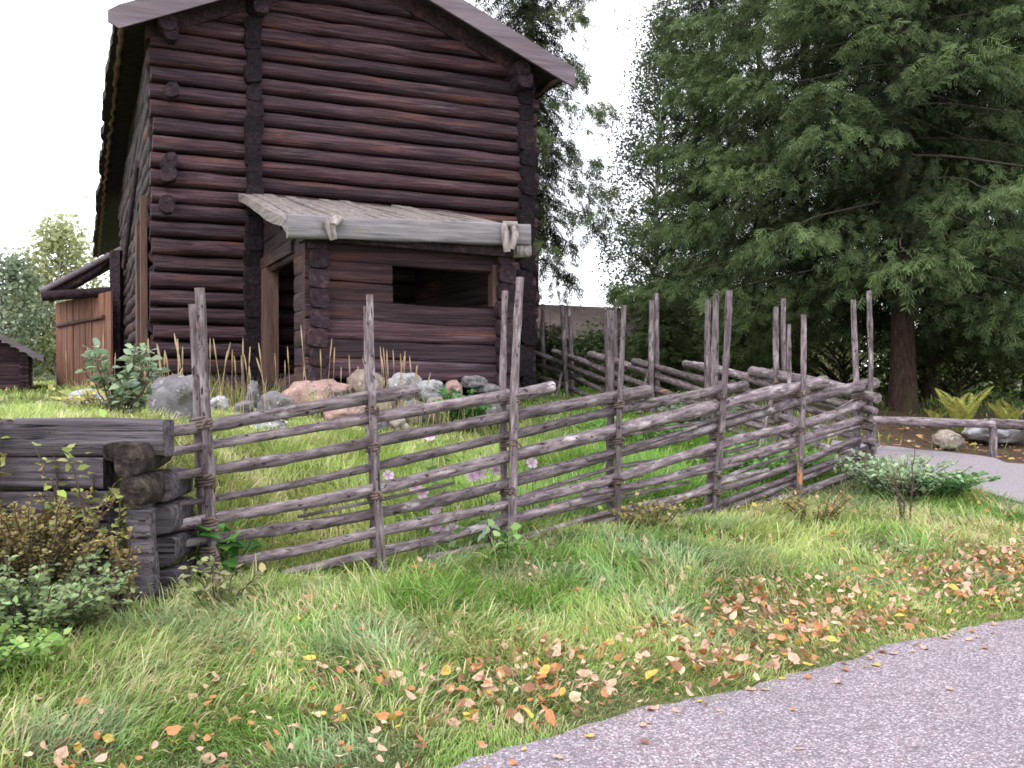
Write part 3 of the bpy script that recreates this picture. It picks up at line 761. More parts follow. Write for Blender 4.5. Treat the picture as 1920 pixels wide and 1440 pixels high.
r0 = at(197, 594, 25.3) - np.array([nd[0], nd[1], 0]) * .05; r1 = at(110, 611, 27.2) - np.array([nd[0], nd[1], 0]) * .05
sg = -1 if nd[1] > 0 else 1
r0 = at(197, 594, 25.36); r1 = at(110, 611, 27.25)
mb = MB(); mb.tube([r0 + np.array([nd[0], nd[1], 0]) * sg * .04 - pd, r1 + np.array([nd[0], nd[1], 0]) * sg * .04 - pd], 0.05, n=6, sq=4); mb.build('crossbar', M['jamb'], pln)

# ------------------------------------------------------------------ other buildings
def simple_barn(name, label, px0, px1, y_ridge, y_eave, y_base, depth0, depth1, roofover=0.4, back=4.0):
    A = at(px0, y_eave, depth0); B = at(px1, y_eave, depth1); 
    d = (B - A)[:2]; L = np.linalg.norm(d); d /= L; n = np.array([-d[1], d[0]]); n *= np.sign(n[1])
    zr = at((px0 + px1) / 2, y_ridge, (depth0 + depth1) / 2 + back / 2)[2]; ze = A[2]
    zb = float(G(A[0], A[1])) - 0.2
    root = thing(name, label, 'barn', (A[0], A[1], zb))
    def P(u, v, z): return [d[0] * u + n[0] * v, d[1] * u + n[1] * v, z - zb]
    mb = MB(); k = 0
    nl = max(5, int((ze - zb) / 0.25))
    for i in range(nl):
        z = zb + (i + .5) * (ze - zb) / nl
        mb.tube([P(0, 0.3, z), P(L / 2, 0.3, z), P(L, 0.3, z)], 0.15, n=8, lump=0.1, seed=i, col=logcol())
        for uu in (0.15, L - 0.15): mb.tube([P(uu, 0.0, z + .1), P(uu, back / 2, z + .1), P(uu, back, z + .1)], 0.15, n=8, lump=0.1, seed=i, col=logcol())
    for uu in (0.15, L - 0.15):
        mb.add([P(uu, 0.3, ze), P(uu, back, ze), P(uu, back / 2, zr - 0.1)], [(0, 1, 2)], (0.8, .8, .8))
    mb.build('wall', M['log'], root)
    mb = MB(); o = roofover; s = (zr - ze) / (back / 2)
    for a, b in ((-o, back / 2), (back + o, back / 2)):
        za = zr - s * abs(a - back / 2)
        q = [P(-o, a, za), P(L + o, a, za), P(L + o, b, zr), P(-o, b, zr)]
        q2 = [[x, y, z - 0.12] for x, y, z in q]
        mb.add(q + q2, [(0, 1, 2, 3), (4, 7, 6, 5), (0, 4, 5, 1), (1, 5, 6, 2), (2, 6, 7, 3), (3, 7, 4, 0)])
    mb.build('roof', M['shingle'], root, smooth=False)
    return root
simple_barn('barn', 'distant log barn with a grey-brown shingled roof behind the side fence', 1010, 1275, 574, 622, 700, 27.5, 30.5, roofover=0.45, back=4.6)
# gable-end barn at the far left
E = at(82, 668, 23.0); Rg = at(-75, 588, 22.6); zb = float(G(E[0], E[1])) - 0.3
lb_ = thing('barn', 'small dark log barn at the far left edge beyond the lean-to', 'barn', (E[0], E[1], zb))
lb_.rotation_euler = (0, 0, 0.42)
dx = Rg[0] - E[0]; rz = Rg[2] - zb; ez = E[2] - zb
mb = MB(); nl = 11
for i in range(nl + 5):
    z = 0.1 + i * ez / nl; k = max(0, (z - ez) / (rz - ez)) * -dx
    if k > -dx - 0.3: break
    xs = np.linspace(-0.35 - k, 2 * dx + 0.35 + k, 9)
    mb.tube(np.stack([xs, 0.5 + 0 * xs, z + 0 * xs], -1), 0.10, n=8, lump=0.15, seed=i, col=logcol())
    if z < ez:
        for xx in (-0.42, 2 * dx + 0.42): mb.tube([[xx, 0.35, z + .05], [xx, 2.5, z + .05], [xx, 5, z + .05]], 0.10, n=8, lump=0.15, seed=i, col=logcol())
mb.build('wall', M['log'], lb_)
for sgn in (0, 1):
    x_e = 0.0 if sgn == 0 else 2 * dx; q = []
    for zz in (0.0, -0.13):
        q += [[x_e, 0, ez + zz], [dx, 0, rz + zz], [dx, 5.5, rz + zz], [x_e, 5.5, ez + zz]]
    mb = MB(); mb.add(q, [(0, 1, 2, 3), (7, 6, 5, 4), (0, 4, 5, 1), (3, 2, 6, 7), (0, 3, 7, 4)]); mb.build('roof', M['barge'], lb_, smooth=False)

# ------------------------------------------------------------------ crib of logs (retaining wall) on the left
cb = at(300, 1000, 6.15); CX = -2.17
crib = thing('log_retaining_wall', 'low stacked-log retaining wall topped with turf at the left end of the fence', 'wall', (CX, 6.15, float(G(CX, 6.0))))
CZ = crib.location.z
def cr_log(name, P, r, mat, sq=9.0, n=24, lump=0.10, yz=(1, 1), seed=0):
    P = np.asarray(P, float) - np.array([CX, 6.15, CZ]); mid = P.mean(0)
    mb = MB(); mb.tube(P - mid, r, n=n, lump=lump, sq=sq, yz=yz, seed=seed)
    return mb.build(name, mat, crib, loc=mid.tolist())
zs = [1.165, 0.965, 0.755, 0.55, 0.34, 0.16]
xe = [at(312, 800, 6.2)[0], at(200, 870, 6.2)[0], at(210, 930, 6.2)[0], at(212, 990, 6.2)[0], at(220, 1050, 6.2)[0], at(225, 1100, 6.2)[0]]
for i, (z, x1) in enumerate(zip(zs, xe)):
    xs = np.linspace(-7.0, x1, 34)
    r = 0.097 if i else 0.112
    cr_log('log', np.stack([xs, 6.22 + 0.02 * np.sin(xs * 2 + i), z + 0.012 * np.sin(xs * 1.7 + i * 2)], -1), r, M['crib'], seed=i, yz=(0.9, 1))
for i, (px, py, r) in enumerate([(240, 866, 0.082), (250, 922, 0.080), (290, 1140, 0.105)]):
    p = at(px, py, 5.95)
    vs = np.array([0, 0.02, 0.10, 0.25, 0.4, 0.5])
    cr_log('cross_log', np.stack([p[0] + 0.02 * vs, p[1] + vs, p[2] + 0.01 * vs], -1), r * np.array([0.96, 1, 1, 1, 1, 0.95]), M['cribend'], sq=2.4, lump=0.30, n=18, seed=20 + i, yz=(1, 1.12) if i < 2 else (1.15, 0.85))
p = at(212, 848, 5.99); vs = np.array([0, 0.02, 0.2, 0.4]); cr_log('cross_log', np.stack([p[0] + 0 * vs, p[1] + vs, p[2] + 0 * vs], -1), 0.06, M['cribend'], sq=3, lump=0.3, n=14, seed=33)
for k_, z_ in enumerate((0.86, 0.66, 0.46, 0.26)):
    vs = np.array([0, 0.1, 0.2, 0.32, 0.45]); cr_log('cross_log', np.stack([-2.20 + 0.012 * k_ + 0 * vs, 6.26 + vs, z_ + 0 * vs], -1), 0.085, M['crib'], sq=5, lump=0.15, n=16, seed=50 + k_)
def post_(px, y0, y1, wpx, dep, sq):
    a = at(px, y1, dep); b = at(px - 4, y0, dep); t = np.linspace(0, 1, 9)[:, None]
    P = a * (1 - t) + b * t; P[:, 0] += 0.006 * np.sin(t[:, 0] * 6)
    return cr_log('corner_post', P, wpx / 2 / F * dep, M['crib'], sq=sq, lump=0.25, n=16, seed=px)
post_(268, 955, 1118, 50, 6.0, 4.0); post_(276, 838, 1000, 26, 6.3, 4.0)

# ------------------------------------------------------------------ roundpole fences
def stick(name, P, r0, r1, mat, parent, n=9, lump=0.25, seed=0, steps=None, wob=0.006, ends=True):
    """round pole along world polyline P built in its own frame (x along the pole)"""
    P = np.asarray(P, float); A = P[0]; L = np.linalg.norm(P[-1] - A)
    X = (P[-1] - A) / L
    up = np.array([0, 0, 1.0]) if abs(X[2]) < 0.8 else np.array([0, 1.0, 0])
    Yv = np.cross(up, X); Yv /= np.linalg.norm(Yv); Zv = np.cross(X, Yv)
    R = np.stack([X, Yv, Zv], 1)
    m = steps or max(6, int(L / 0.09))
    Q = resample(P, m) if len(P) > 2 else np.linspace(P[0], P[-1], m)
    loc = (Q - A) @ R
    ph = random.uniform(0, 6)
    s = loc[:, 0]
    loc[:, 1] += wob * np.sin(s * 2.3 + ph) * 0.8; loc[:, 2] += wob * np.sin(s * 1.7 + ph * 2)
    rr = np.linspace(r0, r1, m) * (1 + 0.05 * np.sin(s * 5 + ph))
    # knots
    for _ in range(int(L * 1.6)):
        k = random.randrange(1, m - 1); rr[k] *= random.uniform(1.06, 1.16)
    mb = MB(); mb.tube(loc, rr, n=n, lump=lump, seed=seed)
    o = mb.build(name, mat, parent, loc=(A - np.array(parent.location)).tolist(), rotm=Matrix(R.tolist()))
    return o

def binding(parent, pf, pb, fdir, turns=3, r=0.010):
    c = (pf + pb) / 2; e1 = pf - pb; h = np.linalg.norm(e1[:2]) / 2 + 0.040; e1 = e1 / (np.linalg.norm(e1) + 1e-9)
    e2 = np.array([fdir[0], fdir[1], 0])
    th = np.linspace(0, 2 * np.pi * turns, 22 * turns)
    P = [e1 * math.cos(t) * h + e2 * math.sin(t) * 0.046 + np.array([0, 0, (t / (2 * math.pi * turns) - 0.5) * turns * 0.021 + 0.012 * math.sin(t * 1.0 + 1)]) for t in th]
    P += [P[-1] + np.array([random.uniform(-.05, .05), -0.03, random.uniform(-.06, .01)])]
    mb = MB(); mb.tube(P, r * (1 + 0.25 * np.sin(np.arange(len(P)))), n=6, lump=0.2)
    return mb.build('binding', M['withe'], parent, loc=(c - np.array(parent.location)).tolist())

fence = thing('roundpole_fence', 'front roundpole fence of slanting grey poles between paired stakes along the verge', 'fence', (FA[0], FA[1], FA[2]))
fd = (FB - FA)[:2]; fd /= np.linalg.norm(fd)
# stakes: (front top, front foot, back top, back foot, thickness px front/back)
SP = []
for i, (ft, ff, bt, bf, tf, tb) in enumerate(STK):
    a0 = on_plane(*ff, FA, FB, -0.085); a1 = on_plane(*ft, FA, FB, -0.085)
    b0 = on_plane(*bf, FA, FB, 0.085); b1 = on_plane(*bt, FA, FB, 0.085)
    for p in (a0, b0): p[2] = min(p[2], float(G(p[0], p[1]))) - 0.12
    rf = tf / 2 / F * a0[1]; rb = tb / 2 / F * b0[1]
    stick('stake', [a0, a1], rf * 1.05, rf * 0.85, M['rail'], fence, n=10, seed=i, wob=0.012)
    stick('stake', [b0, b1], rb * 1.05, rb * 0.85, M['rail'], fence, n=10, seed=20 + i, wob=0.012)
    SP.append((a0, a1, b0, b1))
def lerp(a, b, t): return a + (b - a) * t
BH = [[0.28, 0.44, 0.62, 0.79], [0.34, 0.56, 0.72], [0.40, 0.57, 0.76], [0.42, 0.58, 0.74], [0.33, 0.52, 0.70, 0.86], [0.42, 0.66, 0.86], [0.30, 0.5, 0.68]]
BY = [[795, 905, 985, 1040], [770, 842, 932], [752, 833, 922], [760, 830, 905], [745, 818, 890, 925], [740, 808, 870], [745, 800, 850]]
def on_pole(p0, p1, py):
    # point on pole whose pixel row is py
    best = None
    ts = np.linspace(0, 1, 200)
    for t in ts:
        p = lerp(p0, p1, t); z = 690 - (p[2] - 1.6) / p[1] * F
        if best is None or abs(z - py) < best[0]: best = (abs(z - py), p)
    return best[1]
for i, (a0, a1, b0, b1) in enumerate(SP):
    for py in BY[i]:
        pf = on_pole(a0, a1, py); t = (pf[2] - a0[2]) / (a1[2] - a0[2])
        pb = b0 + (b1 - b0) * ((pf[2] - b0[2]) / (b1[2] - b0[2])); binding(fence, pf, pb, fd, turns=4 if i == 0 else 3)
RAILS = [  # pixel polyline, px thickness at left and right, offset in depth
    ([(235, 817), (390, 797), (560, 768), (700, 744), (780, 733)], 21, 26, 0.0),
    ([(258, 857), (390, 833), (560, 806), (705, 782), (960, 742), (1035, 726)], 15, 24, 0.012),
    ([(262, 905), (390, 884), (560, 854), (707, 826), (960, 780), (1100, 755), (1215, 733)], 16, 25, -0.006),
    ([(288, 951), (390, 936), (560, 905), (707, 873), (960, 817), (1160, 768), (1350, 731), (1396, 724)], 9, 20, 0.01),
    ([(312, 992), (395, 976), (560, 946), (710, 915), (960, 855), (1100, 822), (1350, 757), (1500, 726), (1545, 716)], 20, 24, -0.004),
    ([(335, 1022), (395, 1012), (560, 987), (710, 960), (893, 922), (1100, 866), (1347, 797), (1500, 752), (1640, 718)], 17, 20, 0.012),
    ([(370, 1062), (410, 1055), (560, 1031), (710, 998), (960, 945), (1160, 893), (1350, 834), (1500, 797), (1616, 757)], 18, 17, 0.0),
    ([(525, 1077), (710, 1035), (830, 1008), (960, 974), (1160, 920), (1400, 854), (1500, 824), (1622, 785)], 18, 17, 0.006),
    ([(800, 1047), (1000, 1002), (1150, 960), (1347, 917), (1500, 866), (1610, 822)], 13, 11, -0.006),
    ([(975, 1030), (1150, 975), (1240, 952), (1350, 905), (1440, 880)], 17, 9, 0.004),
    ([(1275, 970), (1347, 944), (1500, 890), (1627, 838)], 14, 9, 0.0),
    ([(1330, 965), (1420, 932), (1500, 900), (1627, 848)], 16, 10, 0.012),
    ([(1440, 943), (1533, 912), (1622, 880)], 17, 14, 0.0),
    ([(700, 908), (830, 883), (960, 862), (1160, 818), (1350, 787)], 9, 8, 0.03),
    ([(960, 893), (1160, 842), (1350, 793), (1430, 770)], 9, 10, 0.03),
    ([(880, 955), (960, 938), (1160, 876), (1340, 850), (1420, 832)], 8, 8, 0.03),
    ([(870, 1000), (960, 977), (1150, 936), (1290, 905)], 9, 7, 0.03),
    ([(1090, 930), (1230, 905), (1390, 868)], 9, 8, -0.03),
    ([(1560, 900), (1640, 872)], 10, 10, 0.02),
    ([(1100, 862), (1230, 826), (1347, 787), (1440, 762)], 9, 7, -0.03), ([(1165, 955), (1290, 925), (1400, 880), (1500, 848)], 8, 7, 0.04),
    ([(1380, 915), (1500, 870), (1612, 832)], 8, 7, 0.04), ([(1420, 858), (1520, 828), (1612, 800)], 8, 8, -0.04), ([(1200, 1000), (1347, 962), (1460, 925)], 13, 9, 0.03),
    ([(560, 968), (700, 938), (850, 905)], 7, 6, 0.04), ([(1500, 950), (1570, 925), (1625, 902)], 11, 9, 0.0),
]
for k, (pl_, t0, t1, off) in enumerate(RAILS):
    P = [on_plane(x, y, FA, FB, off) for x, y in pl_]
    stick('rail', P, t0 / 2 / F * P[0][1], t1 / 2 / F * P[-1][1], M['rail'], fence, n=11, seed=50 + k, lump=0.22)
# split bark strips and broken splinters on the rails
for (pa, pb_, th) in [((1410, 763), (1600, 750), 4)]:
    P = [on_plane(1568, 768, FA, FB, -0.03), on_plane(1600, 750, FA, FB, -0.05)]
    stick('splinter', P, 0.012, 0.006, M['rail'], fence, n=5)

SB = hit(998, 734); 
side = thing('roundpole_fence', 'receding roundpole fence running back from the corner to the log house', 'fence', (FB[0], FB[1], FB[2]))
sdv = (SB - FB)[:2]; sdv /= np.linalg.norm(sdv)
SSTK = [((1456, 575), (1455, 838), 12), ((1469, 560), (1472, 820), 11), ((1327, 562), (1328, 812), 13), ((1222, 563), (1222, 788), 12), ((1230, 550), (1234, 775), 10),
        ((1154, 567), (1156, 768), 9), ((1137, 575), (1139, 770), 10), ((1055, 572), (1063, 748), 11), ((1068, 575), (1073, 742), 9), ((995, 576), (1004, 738), 9), ((1018, 570), (1019, 730), 9)]
spos = []
for i, (t_, f_, th) in enumerate(SSTK):
    off = -0.085 if i in (0, 2, 3, 6, 7, 9) else 0.085
    a0 = on_plane(*f_, FB, SB, off); a1 = on_plane(*t_, FB, SB, off); a0[2] = min(a0[2], float(G(a0[0], a0[1]))) - 0.1
    r = th / 2 / F * a0[1]
    stick('stake', [a0, a1], r * 1.05, r * 0.85, M['rail'], side, n=8, seed=80 + i, wob=0.012); spos.append((a0, a1))
for i, j, ys in [(0, 1, (716, 750, 790)), (3, 4, (700, 740)), (7, 8, (682, 715)), (9, 10, (675, 700)), (6, 5, (700, 740))]:
    for py in ys:
        pf = on_pole(*spos[i], py); b0, b1 = spos[j]; pb = b0 + (b1 - b0) * ((pf[2] - b0[2]) / (b1[2] - b0[2])); binding(side, pf, pb, sdv, r=0.012)
SR = [([(1410, 697), (1530, 718), (1646, 746)], 20, 22), ([(1285, 682), (1370, 700), (1457, 724), (1540, 746), (1640, 772)], 16, 15), ([(1188, 678), (1325, 713), (1430, 742), (1560, 780), (1642, 805)], 13, 12),
      ([(1107, 664), (1220, 700), (1307, 731), (1450, 776), (1645, 832)], 14, 13), ([(1038, 658), (1150, 700), (1250, 738), (1380, 785), (1500, 825), (1646, 862)], 11, 13),
      ([(982, 654), (1060, 684), (1140, 716), (1250, 758), (1400, 815), (1520, 852)], 10, 12), ([(984, 678), (1060, 700), (1140, 738), (1240, 778), (1340, 815)], 9, 12),
      ([(984, 700), (1060, 724), (1140, 760), (1210, 785)], 9, 11), ([(1000, 722), (1040, 740), (1110, 766)], 8, 9), ([(1450, 735), (1560, 762), (1640, 792)], 9, 9), ([(1240, 735), (1360, 772), (1480, 800)], 8, 9)]
for k, (pl_, t0, t1) in enumerate(SR):
    P = [on_plane(x, y, FB, SB, random.uniform(-0.03, 0.03)) for x, y in pl_]
    stick('rail', P, t0 / 2 / F * P[0][1], t1 / 2 / F * P[-1][1], M['rail'], side, n=9, seed=120 + k)
for (a, b, th) in [((1054, 700), (1041, 756), 8), ((1447, 750), (1422, 845), 9), ((1215, 700), (1198, 760), 7)]:
    P = [on_plane(*a, FB, SB, -0.12), on_plane(*b, FB, SB, -0.5)]
    P[1][2] = min(P[1][2], float(G(P[1][0], P[1][1])) + 0.02)
    stick('prop', P, 0.03, 0.04, M['rail'], side, n=7)

# low log barrier beside the path
bp0 = at(1632, 787, 13.6); bp1 = at(1862, 796, 14.2); bp2 = at(2150, 806, 15.2)
bar = thing('log_barrier', 'low horizontal grey log barrier on short posts beside the gravel path', 'barrier', (bp1[0], bp1[1], float(G(bp1[0], bp1[1]))))
stick('rail', [bp0, bp1], 0.052, 0.060, M['rail'], bar, n=10, seed=5)
stick('rail', [bp1 + np.array([-0.06, 0, 0.01]), bp2], 0.066, 0.062, M['rail'], bar, n=10, seed=6)
for p in (bp1, lerp(bp1, bp2, 0.97), lerp(bp0, bp1, 0.02)):
    gz = float(G(p[0], p[1]))
    stick('post', [np.array([p[0], p[1], gz - 0.1]), np.array([p[0], p[1], p[2] - 0.03])], 0.058, 0.055, M['rail'], bar, n=9, seed=8)
# far rail fence at the right
fr0 = at(1840, 735, 27); fr1 = at(2100, 742, 29); far = thing('rail_fence', 'distant dark rail fence half hidden under the spruces at the right', 'fence', (fr0[0], fr0[1], float(G(fr0[0], fr0[1]))))
for dz in (0, -0.18, -0.36): stick('rail', [fr0 + np.array([0, 0, dz]), fr1 + np.array([0, 0, dz])], 0.05, 0.05, M['logend'], far, n=6)
for t in (0.1, 0.4, 0.75): p = lerp(fr0, fr1, t); stick('post', [p + np.array([0, .1, 0.25]), np.array([p[0], p[1] + .1, float(G(p[0], p[1])) - .05])], 0.05, 0.05, M['logend'], far, n=6)

# ------------------------------------------------------------------ stones
def porch_depth(px, off):
    o = FL + bx * (-PD - off); r = ray(px, 700); return float(np.dot(o, bx) / np.dot(r[:2], bx))
def stone(label, px, pyb, wpx, hpx, mat, seed, depth=None, flat=1.0, sink=0.15):
    if depth is None and px > 625 and px < 960: depth = min(porch_depth(px, 0.12 if pyb < 760 else 0.42), float(hit(px, pyb)[1]))
    p = hit(px, pyb) if depth is None else at(px, pyb, depth)
    sx = wpx * 1.1 / 2 / F * p[1]; sz = hpx * 1.2 / 2 / F * p[1]; sy = sx * random.uniform(0.75, 0.95) * flat
    import bmesh
    bm = bmesh.new(); bmesh.ops.create_icosphere(bm, subdivisions=4, radius=1)
    for v in bm.verts:
        c = v.co.copy(); n = mnoise.noise(c * 0.9 + Vector((seed * 5.1, 0, seed))) * 0.30 + mnoise.noise(c * 2.1 + Vector((seed, seed * 3, 0))) * 0.20 - abs(mnoise.noise(c * 3.3 + Vector((seed * 2, 0, seed)))) * 0.12 + mnoise.noise(c * 7 + Vector((seed, 0, 0))) * 0.05
        c = Vector([math.copysign(abs(q) ** 0.85, q) for q in c])
        v.co = c * (1 + n)
        v.co.x *= sx * 0.95; v.co.y *= sy; v.co.z *= sz * 0.98
    me = bpy.data.meshes.new('stone'); bm.to_mesh(me); bm.free()
    me.materials.append(M[mat]); me.polygons.foreach_set('use_smooth', np.ones(len(me.polygons), bool))
    o = bpy.data.objects.new('stone', me); C.objects.link(o)
    o.location = (p[0], p[1] + sy * 0.3, p[2] + sz * (1 - sink)); o.rotation_euler = (0, 0, random.uniform(-0.3, 0.3))
    tag(o, label, 'stone', 'foundation boulders')
    return o
STONES = [('big rounded grey boulder under the left corner of the log house', 327, 797, 94, 86, 'stone_grey', 1),
 ('largest pink boulder below the porch corner', 592, 780, 118, 62, 'stone_pink', 2),
 ('tan boulder right of the pink boulder, below the porch front', 682, 752, 66, 56, 'stone_tan', 3),
 ('pale double-lobed boulder below the middle of the porch front', 752, 748, 62, 44, 'stone_pale', 4),
 ('smooth pale oval boulder below the window opening of the porch', 806, 752, 54, 38, 'stone_pale', 5),
 ('small pink stone wedged beside the pale oval boulder', 848, 748, 32, 32, 'stone_pink', 6),
 ('flat grey slab under the right end of the porch sill', 888, 728, 48, 22, 'stone_grey', 7),
 ('long low grey slab at the foot of the right porch corner', 920, 742, 60, 22, 'stone_grey', 8),
 ('slanting grey boulder left of the large pink boulder', 515, 785, 62, 48, 'stone_grey', 9),
 ('small pale stone in the dry grass right of the big grey boulder', 410, 770, 34, 26, 'stone_pale', 10),
 ('small grey stone before the porch door', 456, 778, 34, 24, 'stone_grey', 11),
 ('narrow upright stone under the porch door post', 474, 768, 28, 48, 'stone_grey', 12),
 ('tan block lying in the grass below the pale oval boulder', 818, 796, 42, 48, 'stone_tan', 13),
 ('flat pale stone half sunk in grass behind the top fence pole', 497, 808, 70, 24, 'stone_pale', 14),
 ('pink stone in the grass below the tan boulder', 650, 800, 80, 40, 'stone_pink', 15),
 ('tan stone between the tan boulder and the pale lobed boulder', 722, 788, 56, 50, 'stone_tan', 16),
 ('brown-grey stone under the pale oval boulder, left of the currant bush', 775, 800, 50, 44, 'stone_grey', 18),
 ('grey stone between two pink stones at the foot of the pile', 705, 812, 46, 36, 'stone_grey', 19),
 ('mossy grey stone behind the currant bush', 870, 800, 60, 54, 'stone_grey', 20),
 ('dark grey stone at the right end of the boulder pile', 925, 795, 56, 48, 'stone_grey', 21),
 ('small tan stone low in the grass left of the tan block', 745, 812, 40, 26, 'stone_tan', 22),
 ('long pale slab on the turf in front of the red-brown plank door', 160, 765, 76, 32, 'stone_pale', 17)]
for (lb, px, pyb, wp, hp, mt, sd_) in STONES: stone(lb, px, pyb, wp, hp, mt, sd_)
s = stone('lone tan stone at the far edge of the gravel path', 1777, 842, 52, 30, 'stone_tan', 31); s['group'] = 'stones by the path'
s = stone('large white-grey boulder behind the log barrier', 1880, 830, 120, 40, 'stone_pale', 32, depth=15.5, sink=0.1); s['group'] = 'stones by the path'

# ------------------------------------------------------------------ trees
def diamonds(base, tip, width, side):
    """quads (diamond blades) from base to tip, width along side"""
    mid = base * 0.55 + tip * 0.45
    return np.stack([base, mid + side * width, tip, mid - side * width], 1)

def unit(a): return a / (np.linalg.norm(a, axis=-1, keepdims=True) + 1e-9)

def spray_quads(pos, dirv, upv, size, r, nside=5, wid=0.085, ang=52, droop=0.25):
    """flat conifer spray: a central twig blade plus side blades. arrays of n sprays -> (n*(1+2*nside),4,3)"""
    n = len(pos); X = unit(dirv); Yv = unit(np.cross(upv, X)); Zv = np.cross(X, Yv)
    out = []; tip = []
    s = size[:, None]
    out.append(diamonds(pos, pos + X * s - Zv * s * droop * 0.5, wid * s * 0.9, Yv)); tip.append(np.ones(n))
    for k in range(nside):
        t = 0.08 + 0.80 * k / nside
        for sg in (-1, 1):
            a = np.radians(ang + r.uniform(-12, 12, n))[:, None]
            l = (0.50 * (1 - t * 0.55)) * s * r.uniform(0.75, 1.25, n)[:, None]
            b = pos + X * s * t - Zv * s * droop * 0.5 * t * t
            d = X * np.cos(a) + Yv * np.sin(a) * sg - Zv * (droop + r.uniform(-0.15, 0.35, n)[:, None])
            roll = r.uniform(-0.9, 0.9, n)[:, None]
            sd = unit(np.cross(d, Zv)) * np.cos(roll) + Zv * np.sin(roll)
            out.append(diamonds(b, b + d * l, wid * s, sd)); tip.append(np.full(n, 0.55 + 0.45 * t))
    return np.concatenate(out), np.concatenate(tip), 1 + 2 * nside

def make_spruce(name, label, px, pyb, depth, height, rbase, rtrunk, seed, group='spruces beyond the fence', z_low=1.2, density=1.0, droop=0.55, light=1.0, tint=(1, 1, 1), sz=0.30, step=0.20, lean=(0, 0), zmax=1e9, hang=0.4, power=0.8):
    r = np.random.default_rng(seed)
    p = at(px, pyb, depth); gz = float(G(p[0], p[1]))
    root = thing(name, label, 'tree', (p[0], p[1], gz), 0, group)
    zs = np.linspace(-0.2, height, 24)
    cx = lean[0] * zs + 0.05 * np.sin(zs * 0.6 + seed); cy = lean[1] * zs
    mb = MB(); mb.tube(np.stack([cx, cy, zs], -1), rtrunk * (1 - zs / height * 0.95).clip(0.04) * (1 + 0.35 * np.exp(-zs.clip(0) * 2.5)), n=12, lump=0.15, seed=seed)
    mb.build('trunk', M['trunk'], root)
    pos = []; dr_ = []; up = []; size = []; shade = []; br = MB()
    z = z_low; az = r.uniform(0, 6.28)
    while z < height - 0.3:
        f = 1 - (z - z_low * 0.3) / height
        L = rbase * max(0.06, f) ** power * r.uniform(0.72, 1.12)
        if z < z_low + 1.0: L *= r.uniform(0.6, 1.0)
        az += 2.4 + r.uniform(-0.4, 0.4)
        rise = 0.35 * (z / height) - 0.12
        m = 10; t = np.linspace(0, 1, m)
        d0_ = np.array([math.cos(az), math.sin(az), 0])
        rad = L * t
        zz = z + L * (rise * t * 1.2 - droop * 0.55 * t ** 1.6 + droop * 0.30 * t ** 3.2)
        bend = 0.07 * L * np.sin(t * 3 + r.uniform(0, 6)) + 0.02 * L * np.sin(t * 9 + r.uniform(0, 6)); zz = zz + 0.02 * L * np.sin(t * 7 + r.uniform(0, 6)) * t
        sidev = np.array([-d0_[1], d0_[0], 0])
        B = np.stack([np.interp(z, zs, cx) + d0_[0] * rad + sidev[0] * bend, np.interp(z, zs, cy) + d0_[1] * rad + sidev[1] * bend, zz], -1)
        br.tube(B[:8], np.linspace(0.008 + 0.005 * L, 0.006, 8), n=5)
        T = unit(np.gradient(B, axis=0))
        ns = int(L * 17 * density * (0.5 / sz) ** 1.75 * (1 if z < zmax else 0.35)) + 4
        tt = r.uniform(0.04, 1.0, ns) ** 0.85
        ii = tt * (m - 1); i0 = ii.astype(int).clip(0, m - 2); fr = (ii - i0)[:, None]
        bp_ = B[i0] * (1 - fr) + B[i0 + 1] * fr; tv = T[i0]
        sgn = r.choice([-1, 1], ns)
        halfw = L * 0.30 * np.sin(np.pi * np.clip(tt * 0.9 + 0.1, 0.05, 0.97)) ** 0.7 + 0.05
        offl = r.uniform(0, 1, ns) ** 0.8 * halfw
        a = np.radians(r.uniform(25, 70, ns))[:, None]
        lat = sidev[None] * sgn[:, None]
        dv = tv * np.cos(a) + lat * np.sin(a)
        dv[:, 2] -= 0.15 + r.uniform(0.0, 1, ns) ** 1.3 * hang * 1.3 + 0.4 * offl
        q = bp_ + unit(tv * 0.6 + lat) * offl[:, None]; dropz = r.uniform(0, 1, ns) ** 2.2 * (0.05 * L + hang * 0.5); q[:, 2] -= 0.30 * offl + dropz - r.uniform(0, 0.16, ns)
        pos.append(q); dr_.append(dv); up.append(np.tile([0, 0, 1.0], (ns, 1)) + r.uniform(-0.8, 0.8, (ns, 3)))
        size.append(sz * r.uniform(0.6, 1.25, ns) * (0.75 + 0.25 * min(1, L / 2)))
        inner = tt
        shade.append(0.24 + 0.80 * inner + r.uniform(-0.13, 0.13, ns) + r.uniform(-0.14, 0.10) - 1.0 * dropz)  # shade painted in: darker near the trunk and on low-hanging sprays
        z += step * (0.6 + 0.8 * r.random()) / max(0.5, density) * (1 if z < zmax else 2.0)
    # short inner twigs close round the trunk, colour darkened to shade the core
    nz = int((min(height, zmax) - z_low) * 60 * density)
    if nz > 20 and rtrunk > 0.1:
        zi = r.uniform(z_low + 0.3, min(height * 0.9, zmax + 1), nz); ai = r.uniform(0, 6.28, nz); ri = r.uniform(0.1, 1.0, nz) * (0.5 + 0.5 * (1 - zi / height))
        pos.append(np.stack([np.interp(zi, zs, cx) + np.cos(ai) * ri, np.interp(zi, zs, cy) + np.sin(ai) * ri, zi], -1)); dr_.append(np.stack([np.cos(ai), np.sin(ai), -0.3 - r.uniform(0, 1.0, nz)], -1))
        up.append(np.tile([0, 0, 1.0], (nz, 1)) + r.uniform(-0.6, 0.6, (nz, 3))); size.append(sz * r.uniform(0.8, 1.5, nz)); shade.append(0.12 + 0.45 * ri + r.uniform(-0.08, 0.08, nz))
    br.build('branches', M['twig'], root)
